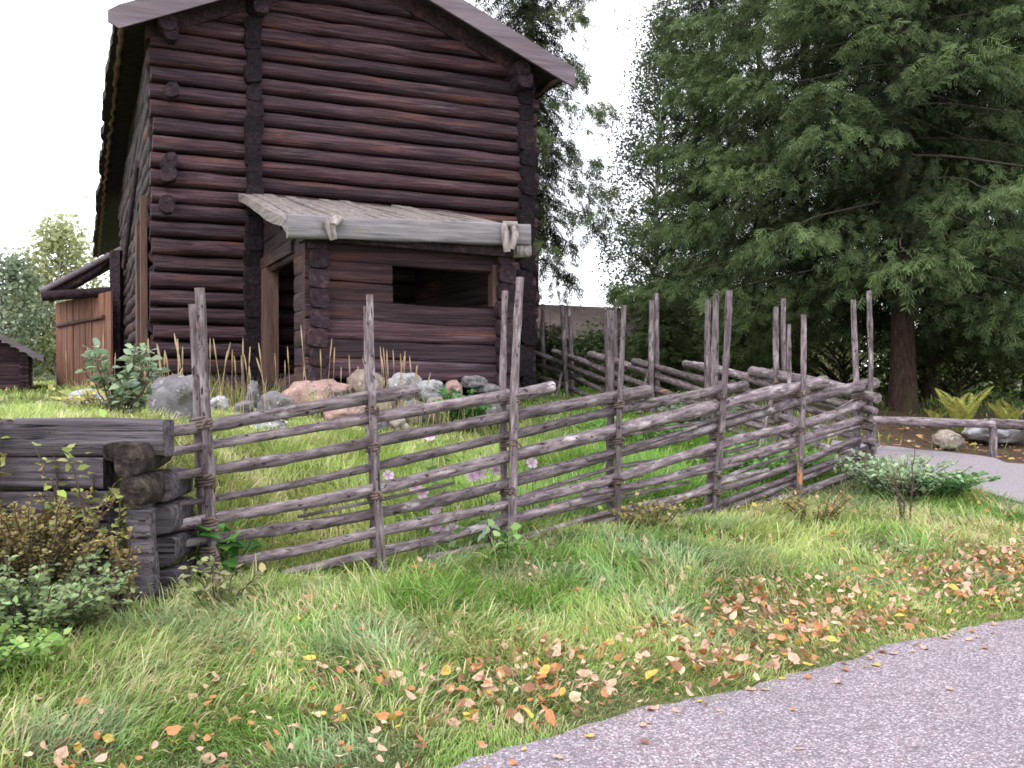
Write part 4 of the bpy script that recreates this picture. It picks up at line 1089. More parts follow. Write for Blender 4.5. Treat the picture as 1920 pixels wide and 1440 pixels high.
    pos = np.concatenate(pos); dr_ = np.concatenate(dr_); up = np.concatenate(up); size = np.concatenate(size); shade = np.concatenate(shade)
    Q, tip, k = spray_quads(pos, dr_, up, size, r, nside=6, wid=0.036)
    nQ = len(Q); V = Q.reshape(-1, 3); Fq_ = np.arange(nQ * 4).reshape(-1, 4)
    sh = np.tile(shade, k)
    warm = np.tile(r.uniform(0, 1, len(pos)), k)
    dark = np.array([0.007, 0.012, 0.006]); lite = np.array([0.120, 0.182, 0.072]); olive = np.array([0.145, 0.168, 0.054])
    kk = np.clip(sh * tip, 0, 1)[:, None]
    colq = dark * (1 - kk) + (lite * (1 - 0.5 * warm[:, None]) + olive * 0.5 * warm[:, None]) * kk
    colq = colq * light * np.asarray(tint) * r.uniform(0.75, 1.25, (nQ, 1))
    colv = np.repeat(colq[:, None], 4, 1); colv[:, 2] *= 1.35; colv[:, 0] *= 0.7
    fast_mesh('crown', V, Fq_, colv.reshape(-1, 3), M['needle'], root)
    return root

def leaf_quads(pos, size, r, flat=0.5, nrm=None):
    n = len(pos); d = unit(r.normal(0, 1, (n, 3)) * np.array([1, 1, 0.6])); u = unit(r.normal(0, 1, (n, 3)))
    s = unit(np.cross(d, u)); sz = size[:, None]
    return np.stack([pos, pos + d * sz * .5 + s * sz * 0.36, pos + d * sz, pos + d * sz * .5 - s * sz * .36], 1)

def make_leafy(name, label, px, pyb, depth, height, rad, rtrunk, seed, c_dark, c_lite, nclump=60, nleaf=70, leafsz=0.16, trunkmat='birchtrunk', group='leafy trees in the distance', cat='tree', z0=0.25, drp=0.3, csz=0.6):
    r = np.random.default_rng(seed); p = at(px, pyb, depth); gz = float(G(p[0], p[1]))
    root = thing(name, label, cat, (p[0], p[1], gz), 0, group)
    zs = np.linspace(-0.1, height * 0.93, 14); wob = 0.15 * np.sin(zs * 0.5 + seed)
    mb = MB(); mb.tube(np.stack([wob, 0 * zs, zs], -1), rtrunk * (1 - zs / height).clip(0.08), n=9, lump=0.1, seed=seed); mb.build('trunk', M[trunkmat], root)
    br = MB(); allp = []; alls = []; shd = []
    for i in range(nclump):
        t = z0 + (1 - z0) * (i + r.random()) / nclump
        z = height * t; prof = math.sin(math.pi * min(0.97, 0.12 + 0.88 * (t - z0) / (1 - z0)) ** 0.8) ** 0.7
        a = r.uniform(0, 6.28); rr = rad * prof * r.uniform(0.25, 1.0) ** 0.6
        c = np.array([np.interp(z, zs, wob) + rr * math.cos(a), rr * math.sin(a), z])
        st = np.array([np.interp(z * 0.8, zs, wob), 0, max(0.1, z - 0.4 * rr - 0.3)])
        br.tube([st, (st + c) / 2 + np.array([0, 0, 0.1 * rr]), c], [0.02 + 0.008 * rr, 0.015, 0.006], n=5)
        cs = csz * r.uniform(0.6, 1.3)
        q = c + r.normal(0, 1, (nleaf, 3)) * cs * np.array([0.6, 0.6, 0.5]); q[:, 2] -= drp * np.abs(r.normal(0, 1, nleaf)) * cs
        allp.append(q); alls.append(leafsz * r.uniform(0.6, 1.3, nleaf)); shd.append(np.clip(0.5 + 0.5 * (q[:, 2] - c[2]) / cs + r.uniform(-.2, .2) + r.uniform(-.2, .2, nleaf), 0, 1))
    br.build('branches', M['twig'], root)
    pos = np.concatenate(allp); Q = leaf_quads(pos, np.concatenate(alls), r); k = np.concatenate(shd)[:, None]
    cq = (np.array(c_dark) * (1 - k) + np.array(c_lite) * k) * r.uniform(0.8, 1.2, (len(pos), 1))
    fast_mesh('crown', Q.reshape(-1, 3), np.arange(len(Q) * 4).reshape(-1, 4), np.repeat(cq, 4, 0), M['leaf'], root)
    return root

make_spruce('spruce_tree', 'largest dark spruce with its thick bare trunk foot behind the log barrier', 1687, 770, 20.0, 21, 5.9, 0.235, 1, z_low=2.3, density=1.6, zmax=10.5, step=0.20, hang=0.6)
make_spruce('spruce_tree', 'dark spruce just right of the thick trunk, its trunk half hidden', 1742, 768, 23.5, 20, 5.2, 0.19, 2, z_low=2.5, density=1.3, zmax=11, hang=0.6, step=0.17)
make_spruce('spruce_tree', 'spruce with a slim trunk standing in the middle of the spruce clump', 1503, 752, 25.5, 22, 5.2, 0.17, 3, z_low=2.2, density=1.35, zmax=12, hang=0.6, step=0.17)
make_spruce('spruce_tree', 'spruce left of the clump middle, behind the fence corner', 1335, 742, 29, 16.5, 3.2, 0.17, 4, z_low=0.8, density=1.4, zmax=13, hang=0.6, step=0.17)
make_spruce('spruce_tree', 'sparse drooping spruce rising behind the right gable end of the log house', 1000, 720, 30, 19, 2.7, 0.16, 5, z_low=4.0, density=2.2, droop=0.95, light=1.15, tint=(1.1, 1.0, 1.1), hang=1.5, step=0.62, zmax=14, power=0.4, sz=0.40)
make_spruce('spruce_tree', 'spruce at the right edge of the picture behind the ferns', 1935, 765, 25, 19, 5.0, 0.2, 6, z_low=1.8, density=1.35, zmax=11.5, hang=0.6, step=0.17)
make_spruce('young_spruce', 'small bushy young spruce behind the receding fence, beside the barn roof', 1235, 722, 23.5, 3.0, 1.35, 0.05, 7, z_low=0.15, density=1.6, light=0.8, sz=0.22, step=0.11, group='young spruces')
make_spruce('young_spruce', 'small spruce in front of the barn roof, right of the house corner', 1030, 722, 24, 1.9, 1.0, 0.04, 8, z_low=0.15, density=1.5, light=0.75, sz=0.2, step=0.11, group='young spruces')
make_spruce('spruce_tree', 'farther spruce filling the gap right of the grey-green tree', 1420, 735, 36, 17, 3.6, 0.17, 9, z_low=0.6, density=0.6, light=0.9, zmax=15)
make_spruce('spruce_tree', 'farther spruce between the two thick trunks and the right edge', 1820, 745, 34, 18, 4.5, 0.17, 10, z_low=0.8, density=0.9, light=0.85, zmax=15)
make_leafy('birch_tree', 'grey-green leafy tree at the left margin of the spruce clump', 1238, 725, 33, 12.3, 1.6, 0.12, 21, (0.05, 0.07, 0.035), (0.20, 0.235, 0.15), nclump=190, nleaf=150, leafsz=0.095, group='leafy trees among the spruces', z0=0.1)
make_leafy('birch_tree', 'white-stemmed birch at the right edge among the spruces', 1902, 740, 31, 15, 1.6, 0.15, 22, (0.06, 0.09, 0.03), (0.20, 0.23, 0.09), nclump=40, nleaf=40, leafsz=0.14, group='leafy trees among the spruces', z0=0.45)
make_leafy('birch_tree', 'tall pale yellow-green birch behind the plank door at the left', 112, 735, 42, 6.5, 2.0, 0.10, 23, (0.30, 0.33, 0.15), (0.58, 0.60, 0.34), nclump=85, nleaf=75, leafsz=0.20, z0=0.12, csz=0.65)  # leaf colours of the left-hand trees lightened to paint in haze
make_leafy('birch_tree', 'darker green leafy tree at the far left edge', 8, 735, 40, 4.9, 1.8, 0.10, 24, (0.17, 0.22, 0.15), (0.34, 0.40, 0.27), nclump=60, nleaf=75, leafsz=0.19, z0=0.1, csz=0.65)
make_leafy('birch_tree', 'low yellow-green tree between the far-left tree and the plank door', 62, 735, 46, 4.7, 2.4, 0.09, 25, (0.20, 0.25, 0.11), (0.42, 0.47, 0.24), nclump=60, nleaf=70, leafsz=0.2, z0=0.06, csz=0.7)
# bushes beneath and behind the trees
BU = [('yellow-green bush glowing behind the ferns at the right edge', 1885, 745, 30, 2.6, 2.2, (0.14, 0.18, 0.04), (0.42, 0.45, 0.12), 31),
      ('yellowing bush low behind the fence corner', 1460, 745, 31, 2.4, 2.0, (0.16, 0.14, 0.04), (0.45, 0.36, 0.12), 32),
      ('orange-tinted young tree seen through the boughs right of the thick trunk', 1775, 730, 36, 4.4, 2.2, (0.20, 0.12, 0.04), (0.48, 0.30, 0.12), 33),
      ('dark green bush under the spruces left of the thick trunk', 1580, 755, 27, 2.2, 2.3, (0.03, 0.05, 0.015), (0.12, 0.17, 0.05), 34),
      ('dark green bush between the barn and the young spruce', 1150, 728, 26.5, 1.5, 1.6, (0.03, 0.05, 0.02), (0.11, 0.16, 0.06), 35),
      ('dark bush behind the middle of the receding fence', 1330, 740, 26, 1.9, 2.2, (0.03, 0.045, 0.015), (0.12, 0.16, 0.05), 36),
      ('green bush under the spruces right of the thick trunk', 1800, 762, 24, 1.3, 1.8, (0.04, 0.06, 0.015), (0.17, 0.24, 0.06), 37)]
for (lb, px, py, dp, h, rd, cd_, cl_, sd_) in BU:
    make_leafy('bush', lb, px, py, dp, h, rd, 0.03, sd_, cd_, cl_, nclump=46, nleaf=70, leafsz=0.12, trunkmat='twig', group='bushes under the trees', cat='bush', z0=0.08, csz=0.42)
# far woods closing the horizon
r = np.random.default_rng(99); pos = []; shd = []
for i in range(420):
    x = r.uniform(-70, 75); y = r.uniform(55, 85); h = r.uniform(1.5, 4.2) * (1.0 if x > -20 else 0.8)
    if -16 < x < 2: h *= 0.6
    n = 90
    q = np.stack([x + r.normal(0, 1.1, n), y + r.normal(0, 1, n), 1.4 + r.uniform(0, 1, n) ** 0.8 * h], -1); pos.append(q); shd.append(np.clip((q[:, 2] - 1.4) / 5 + r.uniform(-.2, .3), 0, 1))
pos = np.concatenate(pos); k = np.concatenate(shd)[:, None]; Q = leaf_quads(pos, r.uniform(0.3, 0.7, len(pos)), r)
cq = (np.array([0.04, 0.055, 0.025]) * (1 - k) + np.array([0.17, 0.20, 0.09]) * k) * r.uniform(0.8, 1.2, (len(pos), 1))
tag(fast_mesh('distant_woods', Q.reshape(-1, 3), np.arange(len(Q) * 4).reshape(-1, 4), np.repeat(cq, 4, 0), M['leaf']), 'far-off low woodland closing the view behind the trees', 'woods', kind='stuff')

# ------------------------------------------------------------------ grass
def blades(n_try, xr, yr, dens, lrange, wrange, colfun, seed, tilt=(0.2, 1.2), flow=1.2, lenf=lambda x, y: 1.0):
    r = np.random.default_rng(seed)
    x = r.uniform(*xr, n_try); y = r.uniform(*yr, n_try)
    keep = r.uniform(0, 1, n_try) < dens(x, y)
    x, y = x[keep], y[keep]; n = len(x)
    z = G(x, y) - 0.02
    tuft = fbm(x * 2.3, y * 2.3, 40, 2)
    L = r.uniform(*lrange, n) * (0.55 + 0.9 * tuft)
    L = L * lenf(x, y)
    az = (fbm(x * flow, y * flow, 50, 2) * 4 * np.pi + r.normal(0, 0.75, n))
    ti = r.uniform(*tilt, n)
    d = np.stack([np.cos(az), np.sin(az), 0 * az], -1)
    up = np.array([0, 0, 1.0])
    s = np.stack([-np.sin(az), np.cos(az), 0 * az], -1)
    yaw = r.uniform(-0.9, 0.9, n)[:, None]; s = unit(s * np.cos(yaw) + d * np.sin(yaw) * 0.6 + up * r.uniform(-.3, .3, (n, 1)))
    b = np.stack([x, y, z], -1)
    l = L[:, None]; w_ = (r.uniform(*wrange, n) * (0.8 + 0.05 * y))[:, None]
    c1 = np.cos(ti * 0.5)[:, None]; s1 = np.sin(ti * 0.5)[:, None]; c2 = np.cos(ti)[:, None]; s2 = np.sin(ti)[:, None]
    c3 = np.cos(ti * 1.45)[:, None]; s3 = np.sin(ti * 1.45)[:, None]
    p1 = b + (d * s1 + up * c1) * l * 0.38
    p2 = p1 + (d * s2 + up * c2) * l * 0.34
    p3 = p2 + (d * s3 + up * c3) * l * 0.28
    gmin = (G(p3[:, 0], p3[:, 1]) + 0.005); p3[:, 2] = np.maximum(p3[:, 2], gmin)
    Vv = np.stack([b - s * w_, b + s * w_, p1 + s * w_, p1 - s * w_, p2 + s * w_ * .75, p2 - s * w_ * .75, p3], 1)
    base = np.arange(n)[:, None] * 7
    f = np.concatenate([base + np.array([0, 1, 2]), base + np.array([0, 2, 3]), base + np.array([3, 2, 4]), base + np.array([3, 4, 5]), base + np.array([5, 4, 6])])
    col = colfun(x, y, r)
    cv = np.repeat(col[:, None], 7, 1); cv[:, :2] *= 0.42; cv[:, 2:4] *= 0.95; cv[:, 6] *= 1.1; cv[:, 6] *= 1.12  # roots darkened to paint the shade down between blades
    return Vv.reshape(-1, 3), f, cv.reshape(-1, 3)

def verge_len(x, y):
    d = dist_road(x, y); fs = fence_side(x, y)
    return (0.28 + 0.34 * sstep(d / 0.45) + 0.55 * sstep((d - 0.6) / 1.0)) * (0.55 + 0.45 * sstep((-fs - 0.15) / 0.5))
def plot_len(x, y):
    fs = fence_side(x, y)
    return (1 - 0.72 * sstep((dist_road(x, y) - 6.0) / 2.0)) * (0.5 + 0.5 * sstep((fs - 0.1) / 0.5)) * (1 - 0.5 * sstep((-1.8 - x) / 0.6) * (1 - sstep((y - 9.5) / 3)))
GREEN = np.array([0.205, 0.37, 0.070]); YGREEN = np.array([0.43, 0.52, 0.16]); STRAW = np.array([0.70, 0.59, 0.36]); BLUEG = np.array([0.31, 0.41, 0.25]); DEEP = np.array([0.07, 0.15, 0.025])
def verge_col(x, y, r):
    n = len(x); a = fbm(x * 0.9 + 3, y * 0.9, 60); b = fbm(x * 1.7, y * 1.7 + 9, 70); c = r.uniform(0, 1, n)
    k1 = (sstep((a - 0.30) / 0.3) * (1 - 0.55 * sstep((-0.6 - x) / 1.2)))[:, None]; k2 = sstep((b - 0.5) / 0.25)[:, None]
    col = GREEN * (1 - k1) + YGREEN * k1
    col = col * (1 - 0.6 * k2) + BLUEG * 0.6 * k2
    st = (c < 0.10 + 0.26 * sstep((fbm(x * 1.3 + 20, y * 1.3, 80) - 0.48) / 0.2))[:, None]
    col = np.where(st, STRAW * r.uniform(0.7, 1.1, (n, 1)), col)
    return col * r.uniform(0.65, 1.35, (n, 1))
def plot_col(x, y, r):
    n = len(x); a = fbm(x * 0.6 + 13, y * 0.6, 61); c = r.uniform(0, 1, n)
    k0 = np.clip(sstep((1.2 - x) / 2.8) * 0.7 + 0.6 * (a - 0.4), 0, 1)[:, None]
    col = np.array([0.19, 0.37, 0.06]) * (1 - k0) + np.array([0.42, 0.50, 0.15]) * k0
    st = (c < 0.06 + 0.38 * k0[:, 0] * sstep((fbm(x * 1.1 + 50, y * 1.1, 81) - 0.35) / 0.3))[:, None]
    col = np.where(st, STRAW * r.uniform(0.8, 1.2, (n, 1)), col)
    return col * r.uniform(0.7, 1.3, (n, 1))
def fence_side(x, y):   # >0 behind the front fence
    return (x - FA[0]) * (-fd[1]) + (y - FA[1]) * fd[0]
def behind_side(x, y):  # >0 on the plot side (left) of the receding fence
    return (x - FB[0]) * (-sdv[1]) + (y - FB[1]) * sdv[0]
def in_frame(x, y, m=0.06):
    return (np.abs(x) < (0.505 + m) * y + 0.3)
def in_crib(x, y): return (x < -2.0) & (y > 5.9) & (y < 6.38)
def dens_verge(x, y):
    d = dist_road(x, y); fs = fence_side(x, y)
    out = (fs < 0.3) & (d > -0.10 + 0.16 * vnoise(x * 6, y * 6, 77)) & in_frame(x, y) & ~in_path(x, y) & (y < 12.5) & ~((x < -2.2) & (y > 6.3))
    near = 0.45 + 0.55 * sstep(d / 0.4)
    thin = np.clip((5.2 / y) ** 1.3, 0.25, 1)
    return out * near * thin * (0.55 + 0.45 * sstep((fbm(x * 1.5, y * 1.5, 90) - 0.3) / 0.3)) * ~in_crib(x, y)
parts = [blades(560000, (-4.2, 6.8), (2.9, 12.5), dens_verge, (0.07, 0.19), (0.0017, 0.0034), verge_col, 1, tilt=(0.45, 1.55), lenf=verge_len),
         blades(60000, (-4.2, 6.8), (3.2, 12.5), lambda x, y: dens_verge(x, y) * (fbm(x * 2.1, y * 2.1, 95) > 0.62), (0.16, 0.34), (0.0022, 0.0042), verge_col, 2, tilt=(0.5, 1.5), flow=0.7, lenf=verge_len)]
parts.append(blades(150000, (-4.2, 6.8), (2.9, 8.0), lambda x, y: (dist_road(x, y) > -0.10 + 0.16 * vnoise(x * 6, y * 6, 77)) * (dist_road(x, y) < 0.7) * in_frame(x, y) * np.clip(1.25 - dist_road(x, y) * 1.4, 0.2, 1), (0.025, 0.06), (0.0014, 0.0026), verge_col, 6, tilt=(0.3, 1.4)))
def merge(parts):
    Vs, Fs, Cs = [], [], []; o = 0
    for v, f, c in parts: Vs.append(v); Fs.append(f + o); Cs.append(c); o += len(v)
    return np.concatenate(Vs), np.concatenate(Fs), np.concatenate(Cs)
v_, f_, c_ = merge(parts)
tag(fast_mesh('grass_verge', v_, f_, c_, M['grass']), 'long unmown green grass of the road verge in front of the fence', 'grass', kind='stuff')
hu = lambda x, y: ((x - FL[0]) * ax[0] + (y - FL[1]) * ax[1]); hv = lambda x, y: ((x - FL[0]) * bx[0] + (y - FL[1]) * bx[1])
def in_house(x, y):
    u, v = hu(x, y), hv(x, y)
    return ((u > -0.1) & (u < W + 0.1) & (v > -0.05) & (v < 14)) | ((u > PUL) & (u < PU1) & (v > -PD) & (v < 0.1))
def dens_plot(x, y):
    out = (fence_side(x, y) > 0.05) & (behind_side(x, y) > -0.1) & in_frame(x, y) & ~in_house(x, y) & ~((x < -2.0) & (y < 6.45))
    return out * np.clip((8.5 / y) ** 1.4, 0.12, 1)
def dens_back(x, y):
    out = (behind_side(x, y) < -0.05) & in_frame(x, y) & ~in_path(x, y) & (fence_side(x, y) > 0.0) & (dist_road(x, y) > 0.3)
    lit = sstep((x - 4.5) / 1.5) * (1 - sstep((y - 19) / 4)) * sstep((y - 12) / 1.5)
    return out * np.clip((9 / y) ** 1.2, 0.1, 1) * (1 - 0.82 * lit)
parts = [blades(330000, (-7.5, 4.5), (6.3, 18), dens_plot, (0.12, 0.30), (0.0022, 0.0042), plot_col, 3, tilt=(0.3, 1.3), lenf=plot_len),
         blades(60000, (-14, 16), (11.0, 34), dens_back, (0.08, 0.22), (0.004, 0.007), plot_col, 4, tilt=(0.2, 1.1)),
         blades(26000, (-16, 2), (16, 36), lambda x, y: in_frame(x, y) * ~in_house(x, y) * 0.8, (0.05, 0.15), (0.006, 0.009), plot_col, 5, tilt=(0.2, 1.0))]
def fringe_col(x, y, r):
    n = len(x); k = (r.uniform(0, 1, n) < 0.55)[:, None]
    return np.where(k, np.array([0.50, 0.41, 0.22]), np.array([0.24, 0.33, 0.09])) * r.uniform(0.6, 1.25, (n, 1))
def dens_fringe(x, y):
    u, v = hu(x, y), hv(x, y)
    a = (u > PUL - 0.3) & (u < PU1 + 0.5) & (v > -PD - 1.5) & (v < -PD - 0.3)
    b = (u > -1.2) & (u < PUL) & (v > -3.0) & (v < -0.4)
    return (a | b) * (0.25 + 0.75 * (fbm(x * 2.2, y * 2.2, 120) > 0.48))
parts.append(blades(16000, (-8, 2), (10.5, 18), dens_fringe, (0.22, 0.55), (0.0026, 0.0045), fringe_col, 7, tilt=(0.1, 0.9)))
v_, f_, c_ = merge(parts)
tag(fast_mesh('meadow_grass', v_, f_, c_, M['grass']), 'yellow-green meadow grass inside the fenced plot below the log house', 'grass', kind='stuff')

# ------------------------------------------------------------------ fallen leaves
def leaf_proto(seed, color):
    r = random.Random(seed); n = 12
    rim = []; asp = r.uniform(0.62, 0.85); curl = r.uniform(0.1, 0.55); fold = r.uniform(-0.25, 0.45)
    for k in range(n):
        a = 2 * math.pi * k / n; rad = 0.5 * (1 + 0.10 * math.sin(3 * a + r.uniform(0, 6)) + r.uniform(-0.07, 0.07))
        if k == 0: rad *= 1.3
        x = rad * math.cos(a); y = rad * asp * math.sin(a)
        rim.append((x, y))
    V = [(0, 0, 0)]
    for sc_ in (0.55, 1.0):
        for (x, y) in rim:
            xx, yy = x * sc_, y * sc_
            V.append((xx, yy, curl * (xx * xx) * 0.9 + fold * abs(yy) + 0.05 * r.uniform(-1, 1) * sc_))
    V.append((-0.62, 0.02, 0.02)); V.append((-0.95, 0.08, 0.10)); V.append((-0.62, -0.01, 0.02))
    f = [(0, 1 + k, 1 + (k + 1) % n) for k in range(n)] + [(1 + k, 1 + n + k, 1 + n + (k + 1) % n, 1 + (k + 1) % n) for k in range(n)] + [(1 + 2 * n, 2 + 2 * n, 3 + 2 * n)]
    V = np.array(V)
    col = np.array(color) * np.array([[r.uniform(0.75, 1.2)] * 3 for _ in V]); col[0] *= 0.85
    mb = MB(); mb.add(V, f, col)
    return mb
LC = {'pale pinkish-tan': (0.60, 0.37, 0.27), 'orange-brown': (0.46, 0.20, 0.08), 'yellow': (0.62, 0.43, 0.09), 'dull brown': (0.25, 0.115, 0.06), 'cream': (0.68, 0.53, 0.36)}
names = list(LC); wts = [0.44, 0.27, 0.07, 0.15, 0.07]
protos = {}
for nme in names: protos[nme] = [leaf_proto(hash_i, LC[nme]) for hash_i in range(len(nme) * 10, len(nme) * 10 + 4)]
r = np.random.default_rng(5)
def leaf_spots(n, seed):
    r = np.random.default_rng(seed); out = []
    while len(out) < n:
        x = r.uniform(-3.6, 6.3); y = r.uniform(3.1, 11.5)
        d = float(dist_road(x, y))
        if abs(x) > 0.52 * y + 0.1 or fence_side(x, y) > -0.1 or bool(in_path(x, y)): continue
        if x < -1.9 and y > 5.6: continue
        s_ = (x - RA[0]) * RU[0] + (y - RA[1]) * RU[1]
        pr = 0
        if d < -0.02: pr = (0.16 if d > -0.15 else 0.022) * math.exp(d * 1.2) * (1 if d > -1.6 else 0.2)
        else:
            band = math.exp(-((d - 0.62) / 0.5) ** 2)
            cl_ = float(sstep((fbm(np.array(x * 2.3), np.array(y * 2.3), 33) - 0.32) / 0.30))
            pr = band * (0.55 + 0.45 * cl_) * (0.35 + 0.65 * float(sstep((x + 1.0) / 2.0))) + 0.10 * cl_ + 0.03
            pr *= 1.0 + 0.7 * float(sstep((x - 3.2) / 2)) * math.exp(-((d - 1.2) / 0.9) ** 2)
        if r.random() < min(1, pr): out.append((x, y, d))
    return out
spots = leaf_spots(2800, 8)
def leaf_size(rr): return 0.028 + 0.042 * rr.random() ** 1.6
rnd = random.Random(3)
spots.sort(key=lambda s: s[1])
mats_obj = {}
cnt = 0; stuffmb = MB()
for (x, y, d) in spots:
    nme = rnd.choices(names, wts)[0]; vi = rnd.randrange(4)
    zup = 0.012 if d < 0 else rnd.uniform(0.02, 0.065)
    rot = (rnd.gauss(0, 0.5), rnd.gauss(0, 0.5), rnd.uniform(0, 6.28))
    if d < 0: rot = (rnd.uniform(-.15, .15), rnd.uniform(-.15, .15), rot[2])
    sz = leaf_size(rnd)
    loc = (x, y, float(G(x, y)) + zup)
    if cnt < 300:
        key = (nme, vi)
        if key not in mats_obj:
            o = protos[nme][vi].build('fallen_leaf', M['dryleaf'])
            mats_obj[key] = o
        else:
            o = mats_obj[key].copy(); C.objects.link(o)
        o.location = loc; o.rotation_euler = rot; o.scale = (sz, sz, sz)
        tag(o, '%s curled leaf fallen near the road edge' % nme, 'leaf', '%s fallen leaves' % nme)
        cnt += 1
    else:
        p = protos[nme][vi]; Rm = Matrix.Rotation(rot[2], 3, 'Z') @ Matrix.Rotation(rot[1], 3, 'Y') @ Matrix.Rotation(rot[0], 3, 'X')
        V = (np.concatenate(p.v) * sz) @ np.array(Rm).T + np.array(loc)
        stuffmb.add(V, p.f, np.concatenate(p.c))
# litter under the trees and by the barrier
for _ in range(500):
    x = rnd.uniform(4.5, 10); y = rnd.uniform(12.8, 18)
    if bool(in_path(x, y)) and rnd.random() > 0.02: continue
    nme = rnd.choices(names, wts)[0]; p = protos[nme][rnd.randrange(4)]; sz = rnd.uniform(0.05, 0.10)
    Rm = Matrix.Rotation(rnd.uniform(0, 6), 3, 'Z') @ Matrix.Rotation(rnd.uniform(-.5, .5), 3, 'X')
    stuffmb.add((np.concatenate(p.v) * sz) @ np.array(Rm).T + np.array([x, y, float(G(x, y)) + 0.03]), p.f, np.concatenate(p.c) * 0.8)
o = stuffmb.build('leaf_litter', M['dryleaf']); tag(o, 'scattered litter of dry leaves farther up the verge and under the trees', 'leaves', kind='stuff')

# ------------------------------------------------------------------ plants
def leafy_plant(name, label, cat, base, stems, leafn, leafsz, h, spread, c_dark, c_lite, seed, group=None, stemcol='twig', asp=0.36, up=0.3):
    r = np.random.default_rng(seed); root = thing(name, label, cat, tuple(base), 0, group)
    st = MB(); LP = []; LD = []; LS = []; LK = []
    for i in range(stems):
        a = r.uniform(0, 6.28); sp = spread * r.uniform(0.1, 1) ** 0.7; hh = h * r.uniform(0.6, 1.1)
        t = np.linspace(0, 1, 7)
        b0 = np.array([math.cos(a), math.sin(a), 0]) * sp * 0.35
        P = b0 + np.stack([math.cos(a) * sp * t ** 1.4 * 0.65, math.sin(a) * sp * t ** 1.4 * 0.65, hh * (t - 0.18 * t ** 3)], -1) + r.normal(0, 0.012, (7, 3)) * t[:, None]
        st.tube(P, np.linspace(0.006, 0.002, 7) * (0.7 + h), n=5)
        tt = r.uniform(0.12, 1.0, leafn); ii = tt * 6; i0 = ii.astype(int).clip(0, 5); f = (ii - i0)[:, None]
        LP.append(P[i0] * (1 - f) + P[i0 + 1] * f); d = r.normal(0, 1, (leafn, 3)); d[:, 2] = d[:, 2] * 0.3 + up - 0.3 * (1 - tt); LD.append(unit(d))
        LS.append(leafsz * r.uniform(0.5, 1.2, leafn)); LK.append(np.clip(0.25 + 0.75 * tt + r.uniform(-.25, .25, leafn), 0, 1))
    st.build('stems', M[stemcol], root)
    P = np.concatenate(LP); D = np.concatenate(LD); S_ = np.concatenate(LS)[:, None]; K = np.concatenate(LK)[:, None]
    U = np.tile([0, 0, 1.0], (len(P), 1)) + r.normal(0, 0.45, (len(P), 3)); sd = unit(np.cross(D, U)); nn_ = np.cross(sd, D)
    ped = P + D * S_ * 0.25
    Q = np.stack([ped, ped + D * S_ * 0.35 + sd * S_ * asp + nn_ * S_ * .06, ped + D * S_ * 0.7 + sd * S_ * asp * .75 + nn_ * S_ * .05, ped + D * S_ - nn_ * S_ * 0.12, ped + D * S_ * 0.7 - sd * S_ * asp * .75 + nn_ * S_ * .05, ped + D * S_ * .35 - sd * S_ * asp + nn_ * S_ * .06], 1)
    c = (np.array(c_dark) * (1 - K) + np.array(c_lite) * K) * r.uniform(0.75, 1.25, (len(P), 1)) * (1 + r.normal(0, 0.08, (len(P), 3)))
    fast_mesh('leaves', Q.reshape(-1, 3), np.arange(len(Q) * 6).reshape(-1, 6), np.repeat(c, 6, 0).clip(0.005, 0.9), M['leaf'], root)
    return root
def gp(px, py): return hit(px, py)
def gxy(x, y): return np.array([x, y, float(G(x, y))])
# rose bush and nettles at the foot of the crib
leafy_plant('rose_bush', 'large russet rose bush with tiny orange-tinged leaves before the log retaining wall', 'bush', gxy(-2.72, 5.80), 95, 80, 0.028, 0.72, 0.48, (0.08, 0.085, 0.03), (0.40, 0.33, 0.14), 51, 'shrubs at the retaining wall')
leafy_plant('rose_bush', 'russet rose bush at the far left edge before the log retaining wall', 'bush', gxy(-3.2, 5.8), 80, 80, 0.03, 0.62, 0.6, (0.06, 0.07, 0.025), (0.28, 0.21, 0.085), 52, 'shrubs at the retaining wall')
leafy_plant('rose_bush', 'thin spray of yellowing leaves climbing the end of the retaining wall', 'bush', gxy(-2.24, 5.72), 9, 34, 0.034, 0.62, 0.14, (0.10, 0.10, 0.04), (0.40, 0.32, 0.12), 53, 'shrubs at the retaining wall')
leafy_plant('nettle_patch', 'dense grey-green nettles at the lower left below the rose bushes', 'plant', gxy(-2.55, 5.25), 95, 32, 0.045, 0.46, 0.62, (0.04, 0.085, 0.03), (0.32, 0.42, 0.20), 54, 'leafy weeds on the verge', asp=0.30)
leafy_plant('nettle_patch', 'bright green weeds at the left edge of the verge', 'plant', gxy(-2.52, 4.75), 60, 26, 0.05, 0.24, 0.45, (0.07, 0.15, 0.03), (0.34, 0.52, 0.16), 55, 'leafy weeds on the verge', asp=0.34)
leafy_plant('nettle_patch', 'dark weeds beneath the russet rose bush', 'plant', gxy(-2.42, 5.40), 26, 18, 0.06, 0.34, 0.42, (0.04, 0.07, 0.02), (0.20, 0.25, 0.10), 56, 'leafy weeds on the verge', asp=0.32)
leafy_plant('dock_plant', 'broad-leaved weed at the foot of the first fence stakes', 'plant', gxy(-1.93, 6.75), 9, 9, 0.15, 0.42, 0.32, (0.03, 0.10, 0.02), (0.14, 0.33, 0.07), 57, 'leafy weeds on the verge', asp=0.34)
leafy_plant('dock_plant', 'pale yellow-green seedling right of the lowest crib log end', 'plant', gxy(-1.70, 5.85), 10, 10, 0.065, 0.36, 0.32, (0.10, 0.12, 0.05), (0.40, 0.40, 0.20), 58, 'leafy weeds on the verge', asp=0.4)
